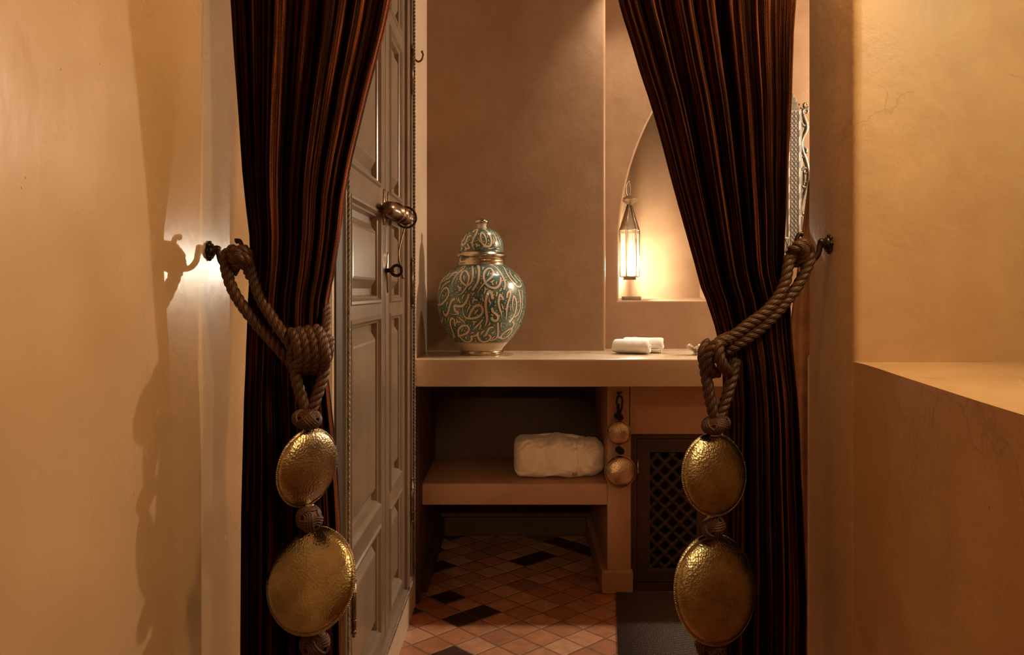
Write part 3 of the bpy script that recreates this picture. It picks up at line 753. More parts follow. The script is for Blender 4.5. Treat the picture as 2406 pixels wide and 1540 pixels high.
# ------------------------------------------------------------------ jar
JX, JY, JZ = P(1132, 0, 3.18).x, 3.18, 0.886; JS = 3.18/F
jarprof = [(1437, 205), (1425, 212), (1405, 213), (1385, 206), (1320, 262), (1260, 322), (1200, 366), (1130, 402), (1050, 427), (970, 441), (900, 445), (830, 441), (760, 428), (700, 408), (650, 374), (610, 330), (575, 285), (552, 255), (540, 242)]
def yz(cy): return JZ+(1437-cy)/4.277*JS
J = empty('ginger_jar', (JX, JY, JZ), 'tall lidded ceramic jar with teal and cream calligraphy on the counter', 'jar')
def prof_dense(pr, n=8):
    v = catmull([Vector((a, b, 0)) for a, b in pr], n); return [(p.x, p.y) for p in v]
body = prof_dense(jarprof); lidprof_ = [(414, 221), (400, 218), (370, 218), (330, 214), (290, 203), (250, 182), (215, 150), (190, 112), (176, 76), (170, 52)]
lidd = prof_dense(lidprof_)
def rpx(cy, tab):
    best = None
    for (a, b), (c_, d_) in zip(tab, tab[1:]):
        lo, hi = min(a, c_), max(a, c_)
        if lo <= cy <= hi and hi > lo: return b+(d_-b)*(cy-a)/(c_-a)
    return tab[-1][1] if cy < tab[-1][0] else tab[0][1]
def surf(x_px, y_px, tab, flip=0.0):
    """photo pixel -> point and outward normal on the jar (local to jar axis)."""
    cy = (y_px-500)*4.277; hw = rpx(cy, tab)/4.277; dx = x_px-1132
    th = math.asin(max(-0.985, min(0.985, dx/hw)))+flip
    return th, cy
def surf3(th, cy, tab, off):
    e = 2.0; hw = rpx(cy, tab); dr = (rpx(cy-e, tab)-rpx(cy+e, tab)); dz = 2*e
    nr = Vector((dz, dr)).normalized(); nrm = Vector((math.sin(th)*nr.x, -math.cos(th)*nr.x, -nr.y))
    r = hw/4.277*JS
    p = Vector((JX+r*math.sin(th), JY-r*math.cos(th), yz(cy)))
    return p+nrm*off, nrm
def ribbon(bm, thcy, widths, tab, off, mi, extra=0.0):
    P3 = [surf3(t, c_, tab, off) for t, c_ in thcy]; n = len(P3); prev = None
    if n < 2: return
    ext = []
    for i in range(n):
        t = P3[min(i+1, n-1)][0]-P3[max(i-1, 0)][0]
        if t.length < 1e-9: continue
        t.normalize(); side = P3[i][1].cross(t).normalized(); w_ = widths[i]/2+extra
        p = P3[i][0]
        if extra and i == 0: p = p-t*extra
        if extra and i == n-1: p = p+t*extra
        a = bm.verts.new(p+side*w_); m_ = bm.verts.new(p+P3[i][1]*0.00015); b = bm.verts.new(p-side*w_)
        if prev:
            f = bm.faces.new((prev[0], a, m_, prev[1])); f.material_index = mi
            f = bm.faces.new((prev[1], m_, b, prev[2])); f.material_index = mi
        prev = (a, m_, b)
# stroke data: origin/scale key, width (crop px), taper, points
A_ = (1020, 620, 7.333); B_ = (1120, 620, 7.333); L_ = (1060, 510, 11.843)
ST = [
 (A_, 34, 'b', [(75, 560), (60, 660), (85, 725), (150, 720), (230, 660), (285, 580), (295, 500), (265, 445), (215, 450), (165, 510), (130, 600), (120, 740)]),
 (A_, 30, 'e', [(325, 325), (240, 370), (180, 430), (140, 480)]),
 (A_, 40, 'e', [(430, 185), (380, 190), (330, 240), (270, 290), (180, 330)]),
 (A_, 26, 'b', [(160, 345), (210, 320), (260, 260), (290, 180), (330, 130)]),
 (A_, 24, 'b', [(70, 520), (80, 440), (130, 370)]),
 (A_, 34, 'b', [(380, 430), (350, 380), (380, 300), (430, 220), (500, 150), (560, 90), (530, 80), (470, 120)]),
 (A_, 34, 'e', [(630, 410), (570, 390), (510, 330), (495, 250), (530, 175), (575, 160), (620, 215), (638, 290), (615, 390), (570, 480), (510, 545), (440, 560)]),
 (A_, 36, 'n', [(680, 75), (698, 160), (700, 270), (680, 350), (640, 395), (610, 402)]),
 (A_, 38, 'n', [(780, 65), (800, 140), (802, 260), (785, 350), (740, 430), (700, 490)]),
 (A_, 44, 'n', [(412, 625), (360, 650), (325, 720), (300, 810), (270, 880), (235, 900), (205, 870), (190, 820)]),
 (A_, 40, 'b', [(310, 868), (400, 880), (470, 862), (410, 820), (395, 765), (400, 740), (480, 745), (540, 735), (590, 680), (625, 610), (645, 540)]),
 (A_, 38, 'b', [(560, 710), (540, 800), (560, 890), (600, 935), (680, 945), (780, 925), (850, 870), (870, 800), (840, 740), (790, 725), (730, 760), (680, 830), (650, 900), (635, 960)]),
 (A_, 40, 'e', [(180, 930), (170, 990), (145, 1030), (120, 1020)]),
 (A_, 36, 'n', [(375, 1270), (370, 1220), (340, 1130), (320, 1040), (330, 970), (365, 945), (395, 990), (405, 1080)]),
 (A_, 32, 'b', [(225, 1090), (270, 1170), (330, 1220), (360, 1270), (350, 1310), (310, 1270)]),
 (A_, 38, 'n', [(440, 1250), (530, 1225), (610, 1180), (640, 1120), (610, 1070), (550, 1065), (490, 1100), (455, 1160), (460, 1230), (500, 1290), (560, 1340), (630, 1345), (675, 1300), (670, 1240)]),
 (A_, 34, 'n', [(670, 1240), (740, 1235), (785, 1190), (790, 1165)]),
 (A_, 34, 'n', [(785, 1180), (790, 1270), (840, 1330), (910, 1335), (975, 1300), (990, 1250), (960, 1215)]),
 (A_, 30, 'e', [(870, 960), (820, 1020), (760, 1080), (705, 1135)]),
 (B_, 36, 'n', [(36, 65), (62, 140), (66, 260), (50, 350), (10, 430), (-30, 485)]),
 (B_, 38, 'e', [(425, 265), (425, 340), (395, 410), (340, 445), (270, 435), (210, 400), (165, 330), (148, 250), (165, 170), (215, 120), (265, 125), (305, 185), (290, 250), (230, 310), (150, 380), (95, 450), (60, 520), (60, 590)]),
 (B_, 34, 'b', [(250, 70), (330, 90), (400, 160), (450, 240), (490, 330), (500, 400), (480, 475)]),
 (B_, 42, 'b', [(145, 1090), (185, 1040), (205, 950), (195, 850), (185, 740), (190, 640), (215, 550), (250, 495), (280, 540), (300, 630)]),
 (B_, 36, 'e', [(470, 640), (450, 590), (420, 555), (400, 620), (395, 700), (415, 790), (440, 870), (445, 960)]),
 (B_, 42, 'n', [(285, 765), (300, 830), (350, 870), (385, 915), (375, 965), (330, 985), (290, 960), (280, 920)]),
 (B_, 32, 'n', [(380, 1010), (382, 1110), (380, 1210), (350, 1280), (290, 1310), (250, 1320)]),
 (B_, 38, 'e', [(310, 1090), (250, 1100), (215, 1150), (180, 1220), (130, 1250)]),
 (B_, 36, 'b', [(510, 990), (520, 900), (530, 780), (550, 680), (585, 570), (580, 500), (540, 530), (530, 610)]),
 (B_, 32, 'e', [(560, 1010), (620, 950), (665, 850), (685, 740), (675, 640), (645, 580), (625, 650), (620, 760), (640, 850)]),
 (B_, 30, 'n', [(720, 470), (745, 600), (750, 740), (730, 850), (680, 910), (650, 930)]),
 (B_, 26, 'n', [(775, 480), (785, 620), (775, 780), (745, 910), (690, 1000)]),
 (B_, 30, 'n', [(440, 80), (480, 110), (520, 190), (560, 260), (630, 350), (700, 420), (760, 410), (750, 350), (690, 280), (650, 220)]),
 (B_, 26, 'b', [(560, 120), (590, 220), (640, 290), (700, 360)]),
 (B_, 24, 'b', [(640, 180), (680, 200), (730, 270), (750, 330)]),
 (B_, 34, 'n', [(610, 1110), (520, 1160), (450, 1220), (425, 1280), (470, 1290), (540, 1250), (600, 1180), (610, 1120), (640, 1050), (620, 1000)]),
 (B_, 24, 'b', [(500, 1320), (560, 1290), (620, 1230), (680, 1150), (740, 1060)]),
 (B_, 22, 'b', [(690, 1130), (740, 1020), (790, 930), (810, 820)]),
 (A_, 22, 'm', [(560, 230), (555, 280), (570, 330)]), (A_, 20, 'm', [(435, 260), (440, 300), (420, 340), (425, 390)]),
 (A_, 30, 'm', [(450, 400), (480, 440), (525, 440)]), (A_, 30, 'm', [(520, 440), (490, 460), (478, 505)]),
 (A_, 24, 'm', [(195, 540), (195, 590), (160, 640)]), (A_, 24, 'm', [(240, 520), (250, 560), (240, 590)]),
 (A_, 30, 'd', [(362, 480), (362, 516)]), (A_, 24, 'd', [(352, 548), (352, 580)]),
 (A_, 26, 'm', [(470, 600), (470, 640), (440, 660)]), (A_, 26, 'm', [(475, 640), (490, 670), (510, 690)]),
 (A_, 24, 'm', [(575, 550), (545, 590), (530, 635)]), (A_, 26, 'm', [(665, 640), (650, 700), (665, 730), (630, 790), (610, 860)]),
 (A_, 30, 'm', [(730, 590), (720, 640), (700, 700)]), (A_, 30, 'm', [(725, 640), (760, 640), (790, 650)]),
 (A_, 28, 'm', [(800, 795), (765, 830), (735, 880)]), (A_, 22, 'm', [(300, 910), (290, 960), (275, 1010)]),
 (A_, 24, 'm', [(215, 960), (235, 970), (225, 1020)]), (A_, 26, 'm', [(430, 945), (440, 990), (430, 1040)]), (A_, 24, 'm', [(440, 1010), (480, 1000), (510, 1010)]),
 (A_, 26, 'm', [(475, 915), (505, 960), (550, 985), (580, 1030)]), (A_, 26, 'm', [(690, 990), (730, 1000), (775, 995)]), (A_, 24, 'm', [(740, 1000), (720, 1040), (710, 1060)]),
 (A_, 24, 'm', [(550, 1110), (520, 1130), (510, 1170)]), (A_, 38, 'd', [(583, 1240), (583, 1295)]), (A_, 26, 'd', [(735, 1275), (735, 1300)]), (A_, 30, 'd', [(740, 1310), (740, 1350)]),
 (A_, 22, 'm', [(830, 1040), (830, 1080), (800, 1130)]), (A_, 24, 'm', [(740, 510), (710, 540), (690, 570)]), (A_, 24, 'm', [(700, 400), (660, 440), (635, 480)]),
 (A_, 18, 'm', [(745, 140), (755, 180), (750, 220)]), (A_, 22, 'm', [(270, 1080), (290, 1130), (325, 1170)]), (A_, 22, 'm', [(300, 670), (265, 720), (250, 770)]),
 (A_, 20, 'm', [(150, 770), (140, 840), (150, 900)]), (A_, 22, 'm', [(480, 790), (500, 805)]), (A_, 24, 'm', [(660, 1040), (670, 1090)]), (A_, 24, 'm', [(665, 1195), (700, 1180), (730, 1170)]),
 (B_, 22, 'm', [(235, 170), (225, 210), (205, 250)]), (B_, 36, 'd', [(366, 165), (366, 215)]), (B_, 26, 'm', [(250, 350), (290, 340), (325, 310)]), (B_, 24, 'm', [(285, 345), (295, 380), (310, 400)]),
 (B_, 24, 'm', [(365, 330), (355, 360), (350, 390)]), (B_, 26, 'm', [(165, 430), (180, 470), (150, 550)]), (B_, 24, 'm', [(180, 470), (210, 460)]), (B_, 24, 'm', [(440, 440), (425, 480), (400, 495)]),
 (B_, 26, 'm', [(350, 510), (370, 530), (350, 590)]), (B_, 24, 'm', [(240, 600), (240, 660), (265, 690), (235, 740)]), (B_, 20, 'm', [(340, 650), (335, 700)]), (B_, 22, 'm', [(440, 700), (460, 760), (470, 800)]),
 (B_, 26, 'm', [(265, 870), (290, 890), (310, 890)]), (B_, 26, 'm', [(245, 1000), (250, 1030), (215, 1070)]), (B_, 24, 'm', [(110, 1040), (95, 1080), (75, 1130)]), (B_, 30, 'm', [(160, 1140), (125, 1170), (95, 1215)]),
 (B_, 26, 'm', [(265, 1180), (300, 1180), (340, 1140)]), (B_, 24, 'm', [(300, 1180), (290, 1215)]), (B_, 26, 'm', [(335, 1240), (300, 1265), (275, 1300)]), (B_, 24, 'm', [(205, 1270), (170, 1290)]),
 (B_, 24, 'm', [(130, 590), (140, 640), (155, 670)]), (B_, 26, 'm', [(120, 90), (130, 110), (125, 150)]), (B_, 24, 'm', [(130, 110), (165, 100)]), (B_, 18, 'm', [(590, 700), (590, 760), (575, 830)]),
 (B_, 20, 'm', [(440, 1000), (430, 1060), (435, 1110)]), (B_, 22, 'd', [(390, 1310), (390, 1335)]), (B_, 20, 'm', [(590, 1140), (550, 1190), (510, 1240)]), (B_, 22, 'm', [(110, 340), (105, 390)]),
]
LST = [
 (L_, 60, 'n', [(430, 510), (375, 540), (330, 620), (320, 700), (345, 720), (400, 620), (440, 520)]),
 (L_, 62, 'n', [(590, 590), (510, 610), (470, 680), (430, 780), (380, 830), (320, 820), (300, 760), (310, 660), (340, 580)]),
 (L_, 62, 'e', [(640, 500), (660, 440), (730, 410), (745, 440), (720, 530), (670, 640), (630, 740), (620, 830), (650, 920), (690, 1000)]),
 (L_, 58, 'b', [(820, 1000), (900, 930), (985, 820), (1000, 740), (980, 640), (930, 550), (880, 500), (850, 560), (850, 680), (890, 800), (960, 870), (1060, 890), (1120, 850), (1140, 740), (1100, 600), (1030, 480), (950, 410), (880, 390)]),
 (L_, 44, 'b', [(260, 660), (230, 760), (235, 850), (260, 840), (285, 800)]),
 (L_, 44, 'e', [(1160, 490), (1230, 600), (1275, 720), (1280, 830), (1250, 940)]),
 (L_, 34, 'e', [(1290, 600), (1340, 700), (1365, 800), (1370, 930)]),
 (L_, 36, 'm', [(760, 640), (800, 720), (855, 800)]), (L_, 50, 'm', [(710, 800), (740, 850), (740, 920)]), (L_, 44, 'm', [(745, 880), (790, 860), (835, 890)]),
 (L_, 54, 'm', [(500, 800), (500, 860), (560, 940)]), (L_, 54, 'm', [(430, 890), (430, 940), (560, 940)]), (L_, 40, 'm', [(290, 920), (320, 940), (360, 930)]), (L_, 40, 'm', [(300, 950), (270, 1000)]),
 (L_, 40, 'm', [(380, 970), (410, 1000), (460, 1000)]), (L_, 30, 'm', [(790, 510), (785, 580)]), (L_, 30, 'm', [(550, 690), (530, 740)]), (L_, 34, 'm', [(1020, 570), (1040, 660)]), (L_, 30, 'm', [(1060, 690), (1060, 770)]),
 (L_, 30, 'm', [(550, 480), (520, 530), (470, 550)]), (L_, 36, 'm', [(1040, 940), (1120, 950), (1210, 920)]), (L_, 30, 'm', [(480, 440), (560, 420), (640, 405)]), (L_, 34, 'm', [(1180, 600), (1200, 720), (1180, 820)]),
 (L_, 30, 'm', [(370, 720), (400, 690), (420, 640)]), (L_, 36, 'm', [(1270, 960), (1320, 940), (1370, 960)]),
]
def draw_strokes(bm, data, tab, ymax, flips, wscale=1.0):
    idx = 0; occ = []
    for flip in flips:
        for (ox, oy, s), wd, tp, pts_ in data:
            if flip:   # the far side: same lettering family, loops swapped around
                pass
            sm = catmull([Vector((x, y, 0)) for x, y in pts_], 5) if len(pts_) > 2 else [Vector((*pts_[0], 0)), Vector(((pts_[0][0]+pts_[1][0])/2, (pts_[0][1]+pts_[1][1])/2, 0)), Vector((*pts_[1], 0))]
            tc = []
            for p in sm:
                th, cy = surf(ox+p.x/s, oy+p.y/s, tab, flip); tc.append((th, min(cy, ymax)))
            n = len(tc); base = wd/s*JS*1.04; wl = []
            for i in range(n):
                t = i/(n-1); k = 1.0
                if tp == 'b': k = min(1, 0.15+t*3)
                elif tp == 'e': k = min(1, 0.15+(1-t)*3)
                elif tp == 'm': k = 0.12+0.88*math.sin(PI*min(1, t*0.9+0.05))**0.8
                elif tp == 'd': k = (0.1, 1, 0.1)[i]
                wl.append(base*k)
            o_ = 0.0002+idx*0.0000045
            ribbon(bm, tc, wl, tab, o_, 2, 0.0014); ribbon(bm, tc, wl, tab, o_+0.00022, 1, 0.0)
            for t_, c_ in tc: occ.append((t_, c_))
            idx += 1
    return occ, idx
def fill_motifs(bm, tab, occ, y0, y1, idx, rnd, tries=2600):
    r0 = 400/4.277*JS; k2 = JS/4.277
    for _ in range(tries):
        th = rnd.uniform(-PI, PI); cy = rnd.uniform(y0, y1); r = rpx(cy, tab)*k2; ok = True
        for t_, c_ in occ:
            dt = (t_-th+PI) % (2*PI)-PI
            if (dt*r)**2+((c_-cy)*k2)**2 < 0.0066**2: ok = False; break
        if not ok: continue
        a = rnd.uniform(0, PI); ln = rnd.uniform(0.006, 0.010); bend = rnd.uniform(-0.5, 0.5); tc = []
        for i in range(7):
            u_ = i/6-0.5; x = math.cos(a+bend*u_)*u_*ln; y = math.sin(a+bend*u_)*u_*ln
            tc.append((th+x/r, cy+y/k2))
        wl = [0.0036*max(0.1, math.sin(PI*min(0.98, 0.03+i/6))) for i in range(7)]
        ribbon(bm, tc, wl, tab, 0.0002, 2, 0.0010); ribbon(bm, tc, wl, tab, 0.0004, 1)
        occ += tc[::2]; idx += 0
jm = [M_teal, M_cream, M_line]
bm = bmesh.new()
mis = []
for (a, b), (c_, d_) in zip(body, body[1:]): mis.append(1 if (a+c_)/2 > 1308 else 0)
mis.append(0)
lathe(bm, [(b/4.277*JS, yz(a)-0) for a, b in body], Matrix.Translation((JX, JY, 0)), 96, mis=mis)
occ, idx = draw_strokes(bm, ST, body, 1296, (0.0, PI))
fill_motifs(bm, body, occ, 565, 1290, idx, random.Random(5))
for cy in (1304, 1312, 560):
    ribbon(bm, [(2*PI*k/96, cy) for k in range(97)], [0.0009]*97, body, 0.0003, 2)
link('body', bm, jm, J, auto='keep')
bm = bmesh.new()
lathe(bm, [(b/4.277*JS, yz(a)) for a, b in lidd], Matrix.Translation((JX, JY, 0)), 80, mi=0)
occ, idx = draw_strokes(bm, LST, lidd, 398, (0.0, PI)); fill_motifs(bm, lidd, occ, 215, 390, idx, random.Random(9), 900)
ribbon(bm, [(2*PI*k/96, 404) for k in range(97)], [0.0009]*97, lidd, 0.0003, 2)
lid = link('lid', bm, jm, J, auto='keep')
def Jm(pr): return [(r/4.277*JS, yz(c_)) for c_, r in pr]
bm = bmesh.new()
lathe(bm, Jm([(172, 56), (166, 50), (150, 43), (138, 47), (126, 52), (120, 56)]), Matrix.Translation((JX, JY, 0)), 40)
kn = link('knob_stem', bm, M_cream, lid); kn.matrix_parent_inverse = Matrix.Identity(4)
bm = bmesh.new(); lathe(bm, Jm([(126, 50), (122, 65), (112, 69), (102, 69), (92, 62), (83, 47), (77, 26), (74, 0)]), Matrix.Translation((JX, JY, 0)), 40)
kn = link('knob', bm, M_brass, lid); kn.matrix_parent_inverse = Matrix.Identity(4)
bm = bmesh.new()
lathe(bm, Jm([(545, 243), (535, 242), (530, 236), (522, 240), (518, 240), (514, 233), (468, 233), (464, 244), (458, 250), (446, 252), (436, 246), (430, 238), (422, 232), (412, 222), (410, 214)]), Matrix.Translation((JX, JY, 0)), 80)
tag(link('neck_band', bm, M_brass, J), 'plain brass band with a rolled rim')
bm = bmesh.new(); lathe(bm, Jm([(1437, 204), (1436, 214), (1424, 218), (1404, 217), (1396, 212), (1392, 206)]), Matrix.Translation((JX, JY, 0)), 64)
tag(link('foot_band', bm, M_brass, J), 'thin worn brass foot ring')

# ------------------------------------------------------------------ rolled towels
def towel(c, ang, length, r, label, phase):
    bm = bmesh.new(); ax = Vector((math.cos(ang), math.sin(ang), 0)); up = Vector((0, 0, 1)); sd = ax.cross(up)
    turns = 2.6; NS = 90; NL = 26; th = 0.0058; outer = []; inner = []
    for j in range(NL+1):
        t = j/NL; e = abs(2*t-1)
        endf = 1-0.10*max(0, (e-0.86)/0.14)**2; ro = []; ri = []
        for i in range(NS+1):
            a = phase+2*PI*turns*i/NS; rr = r*(0.22+0.78*i/NS)
            wob = 0.0013*noise.noise((a*0.6, t*5, phase))
            bulge = 1+0.03*math.sin(PI*t)
            def pt(q):
                y = math.cos(a)*q*1.10*bulge; z = math.sin(a)*q*0.92*bulge
                lx = length*(t-0.5)+0.004*math.sin(i*0.13)*(1 if t > 0.5 else -1)
                return Vector(c)+ax*lx+sd*y+up*max(-r*0.90, z)
            ro.append(bm.verts.new(pt((rr+th/2)*endf+wob))); ri.append(bm.verts.new(pt((rr-th/2)*(2-endf)+wob)))
        outer.append(ro); inner.append(ri)
    for j in range(NL):
        for i in range(NS):
            bm.faces.new((outer[j][i], outer[j][i+1], outer[j+1][i+1], outer[j+1][i]))
            bm.faces.new((inner[j][i], inner[j+1][i], inner[j+1][i+1], inner[j][i+1]))
        bm.faces.new((outer[j][0], outer[j+1][0], inner[j+1][0], inner[j][0])); bm.faces.new((outer[j][NS], inner[j][NS], inner[j+1][NS], outer[j+1][NS]))
    for j in (0, NL):
        for i in range(NS): bm.faces.new((outer[j][i], inner[j][i], inner[j][i+1], outer[j][i+1]))
    o = link('rolled_towel', bm, M_towel); tag(o, label, 'towel', 'rolled white towels on the counter')
towel(P(1484, 813, 3.19)+Vector((0, 0, 0.0)), -0.32, 0.138, 0.031, 'rolled white towel lying in front of the other roll on the counter', 0.5)
for o in [C.objects[-1]]: o.location.z += 0.886+0.9*0.031+0.0005-P(1484, 813, 3.19).z
towel(P(1512, 806, 3.262), -0.28, 0.150, 0.034, 'rolled white towel lying behind the other roll, against the wall', 2.0)
for o in [C.objects[-1]]: o.location.z += 0.886+0.9*0.034+0.0005-P(1512, 806, 3.262).z

# ------------------------------------------------------------------ lotus dish
ld = empty('lotus_dish', P(1634, 828, 3.12), 'small silver lotus-shaped dish standing on the counter beside the tieback', 'dish')
dc = Vector((P(1636, 0, 3.13).x, 3.13, 0.886))
bm = bmesh.new(); lathe(bm, [(0.0, 0.0), (0.018, 0.0), (0.018, 0.003), (0.009, 0.007), (0.012, 0.012), (0.022, 0.018), (0.028, 0.028), (0.026, 0.028), (0.018, 0.019), (0, 0.016)], Matrix.Translation(dc), 32)
link('bowl', bm, M_silver, ld)
for k in range(7):
    a = 2*PI*k/7+0.15; bm = bmesh.new(); G = []
    for i in range(9):
        t = i/8; row = []
        for j in range(7):
            s = j/6*2-1; wd = 0.017*math.sin(PI*min(1, 0.18+t*0.82))**0.8*(1 if t < 1 else 0.1)
            r = 0.016+0.032*t; z = 0.016+0.030*t**1.6-0.004*t**5+0.004*s*s*(1-t)
            row.append(bm.verts.new(dc+Vector((math.cos(a)*r-math.sin(a)*wd*s, math.sin(a)*r+math.cos(a)*wd*s, z))))
        G.append(row)
    for i in range(8):
        for j in range(6): bm.faces.new((G[i][j], G[i+1][j], G[i+1][j+1], G[i][j+1]))
    bmesh.ops.solidify(bm, geom=list(bm.faces), thickness=0.0012)
    link('petal', bm, M_silver, ld)

# ------------------------------------------------------------------ folded robe on the shelf
rb = empty('folded_robe', P(1316, 1137, 3.15), 'cream bathrobe folded into a thick bundle on the lower shelf', 'bathrobe')
def bundle(name, x0, x1, yc, hy, z0, hz, ends=(1, 1), seed=0, amp=0.004, radial=None):
    bm = bmesh.new(); NX = 60; NA = 72; rows = []
    for i in range(NX+1):
        t = i/NX; x = x0+(x1-x0)*t
        e0 = min(1, t/0.14) if ends[0] else 1; e1 = min(1, (1-t)/0.30) if ends[1] else 1
        k = (1-(1-e0)**2.6)**0.5*(1-(1-e1)**2.2)**0.5 if True else 1
        k = max(k, 0.02); ky = 0.55+0.45*k if k > 0.02 else 0.55*1
        if k <= 0.02: ky = 0.3
        ring = []
        for j in range(NA):
            a = 2*PI*j/NA; ca, sa = math.cos(a), math.sin(a)
            y = math.copysign(abs(ca)**0.55, ca)*hy*(0.25+0.75*k); z = math.copysign(abs(sa)**0.6, sa)
            h_ = hz*(0.55+0.45*k)*(1 if sa < 0 else (1+0.06*math.sin(t*5+seed)))
            zz = z0+hz+z*h_*1.0
            d_ = amp*noise.noise((x*16, a*1.3, seed))*2.2+amp*1.2*(0.5-abs(noise.noise((x*30+a*2, a*2.2-x*14, seed+9))))
            if radial:
                dx, dz = x-radial[0], (zz-radial[1]); an = math.atan2(dz, dx)
                d_ += 0.0045*math.sin(an*11+1.0)*min(1, math.hypot(dx, dz)/0.05)
            y2 = yc+y-(d_*1.3 if ca < 0 else -d_); z2 = max(z0, zz+d_*0.7)
            ring.append(bm.verts.new((x, y2, z2)))
        rows.append(ring)
    for A, B in zip(rows, rows[1:]):
        for j in range(NA): bm.faces.new((A[j], A[(j+1) % NA], B[(j+1) % NA], B[j]))
    bm.faces.new(rows[0]); bm.faces.new(rows[-1][::-1])
    return link(name, bm, M_robe, rb)
YR2 = 3.25
def rx(px, Y=3.15): return P(px, 0, Y).x
zb = ZSH+0.0008; top = P(0, 1030, 3.15).z
bundle('body', rx(1216), rx(1424), 3.25, 0.088, zb, (P(0, 1040, 3.15).z-zb)/2, (1, 1), 2, 0.006, (rx(1357), P(0, 1080, 3.15).z))
bundle('wrapped_flap', rx(1207), rx(1357.5), 3.247, 0.103, zb, (P(0, 1038, 3.15).z-zb)/2, (1, 0), 5, 0.0065)
bm = bmesh.new()
Yc_ = 3.29; cpts = [P(1222, 1052, Yc_), P(1238, 1040, Yc_), P(1268, 1031, Yc_), P(1310, 1030, Yc_), P(1350, 1033, Yc_), P(1385, 1040, Yc_), P(1408, 1048, Yc_)]
cc = catmull(cpts, 6); tube(bm, cc, [0.010+0.010*math.sin(PI*i/(len(cc)-1))+0.002*noise.noise((i*0.5, 0, 0)) for i in range(len(cc))], 16)
link('collar', bm, M_robe, rb)
bm = bmesh.new(); za_, zb2 = zb+0.012, P(0, 1046, 3.14).z
for i in range(24):
    pass
G = []
for i in range(25):
    z = za_+(zb2-za_)*i/24; q = abs((z-(zb+0.068))/0.070); yy = 3.247-0.1045*(1-min(0.98, q)**3.2)**0.45-0.0035
    G.append([bm.verts.new((rx(1345, 3.14)+(rx(1357, 3.14)-rx(1345, 3.14))*j/4, yy-0.0012*math.sin(PI*j/4), z)) for j in range(5)])
for A, B in zip(G, G[1:]):
    for j in range(4): bm.faces.new((A[j], A[j+1], B[j+1], B[j]))
bmesh.ops.solidify(bm, geom=list(bm.faces), thickness=-0.003)
link('hem_band', bm, M_robe, rb)

# ------------------------------------------------------------------ tassel of discs on the pier
tk = empty('disc_tassel', P(1455, 922, 3.085), 'small black cord tassel with two hammered copper discs hanging below the counter', 'tassel')
YT = 3.078
bm = bmesh.new(); tube(bm, catmull(W([(1454, 960, YT), (1449, 945, YT), (1451, 934, YT), (1456, 931, YT), (1462, 938, YT), (1461, 958, YT), (1455, 976, YT)]), 6), 0.0038, 8)
tube(bm, W([(1452, 950, YT), (1454, 985, YT)]), 0.0062, 8); link('cord_loop', bm, M_cord, tk)
for x, y, r in ((1454, 979, 10.5), (1456.5, 1059, 10.5)):
    bm = bmesh.new(); turks(bm, P(x, y, YT), r*YT/F, 0.8, 3, 6); link('cord_bead', bm, M_cord, tk)
disc('hammered_disc', tk, P(1454, 1017, YT), 28.7*YT/F, (-0.12, -1, 0.05), M_disc2, 0.34, bead=False)
disc('hammered_disc', tk, P(1457.5, 1108.5, YT-0.005), 37.5*YT/F, (0.06, -1, 0.08), M_disc2, 0.34, bead=False)
for x, y in ((1455, 988), (1454, 1048)):
    c = P(x, y, YT); bm = bmesh.new(); box(bm, c.x-0.005, c.x+0.005, c.y-0.003, c.y+0.003, c.z-0.0015, c.z+0.0015); link('metal_loop', bm, M_silver, tk, False)
pg = empty('wall_peg', P(1457, 922, 3.09), 'small dark peg the disc tassel hangs from, under the counter edge', 'hook')
bm = bmesh.new(); c0 = P(1452, 924, 3.099); tube(bm, [(c0.x, 3.0995, c0.z), (c0.x, 3.075, c0.z), (c0.x+0.006, 3.068, c0.z+0.004), (c0.x+0.011, 3.066, c0.z+0.010)], [0.006, 0.0045, 0.0035, 0.003], 10); link('peg', bm, M_iron, pg)

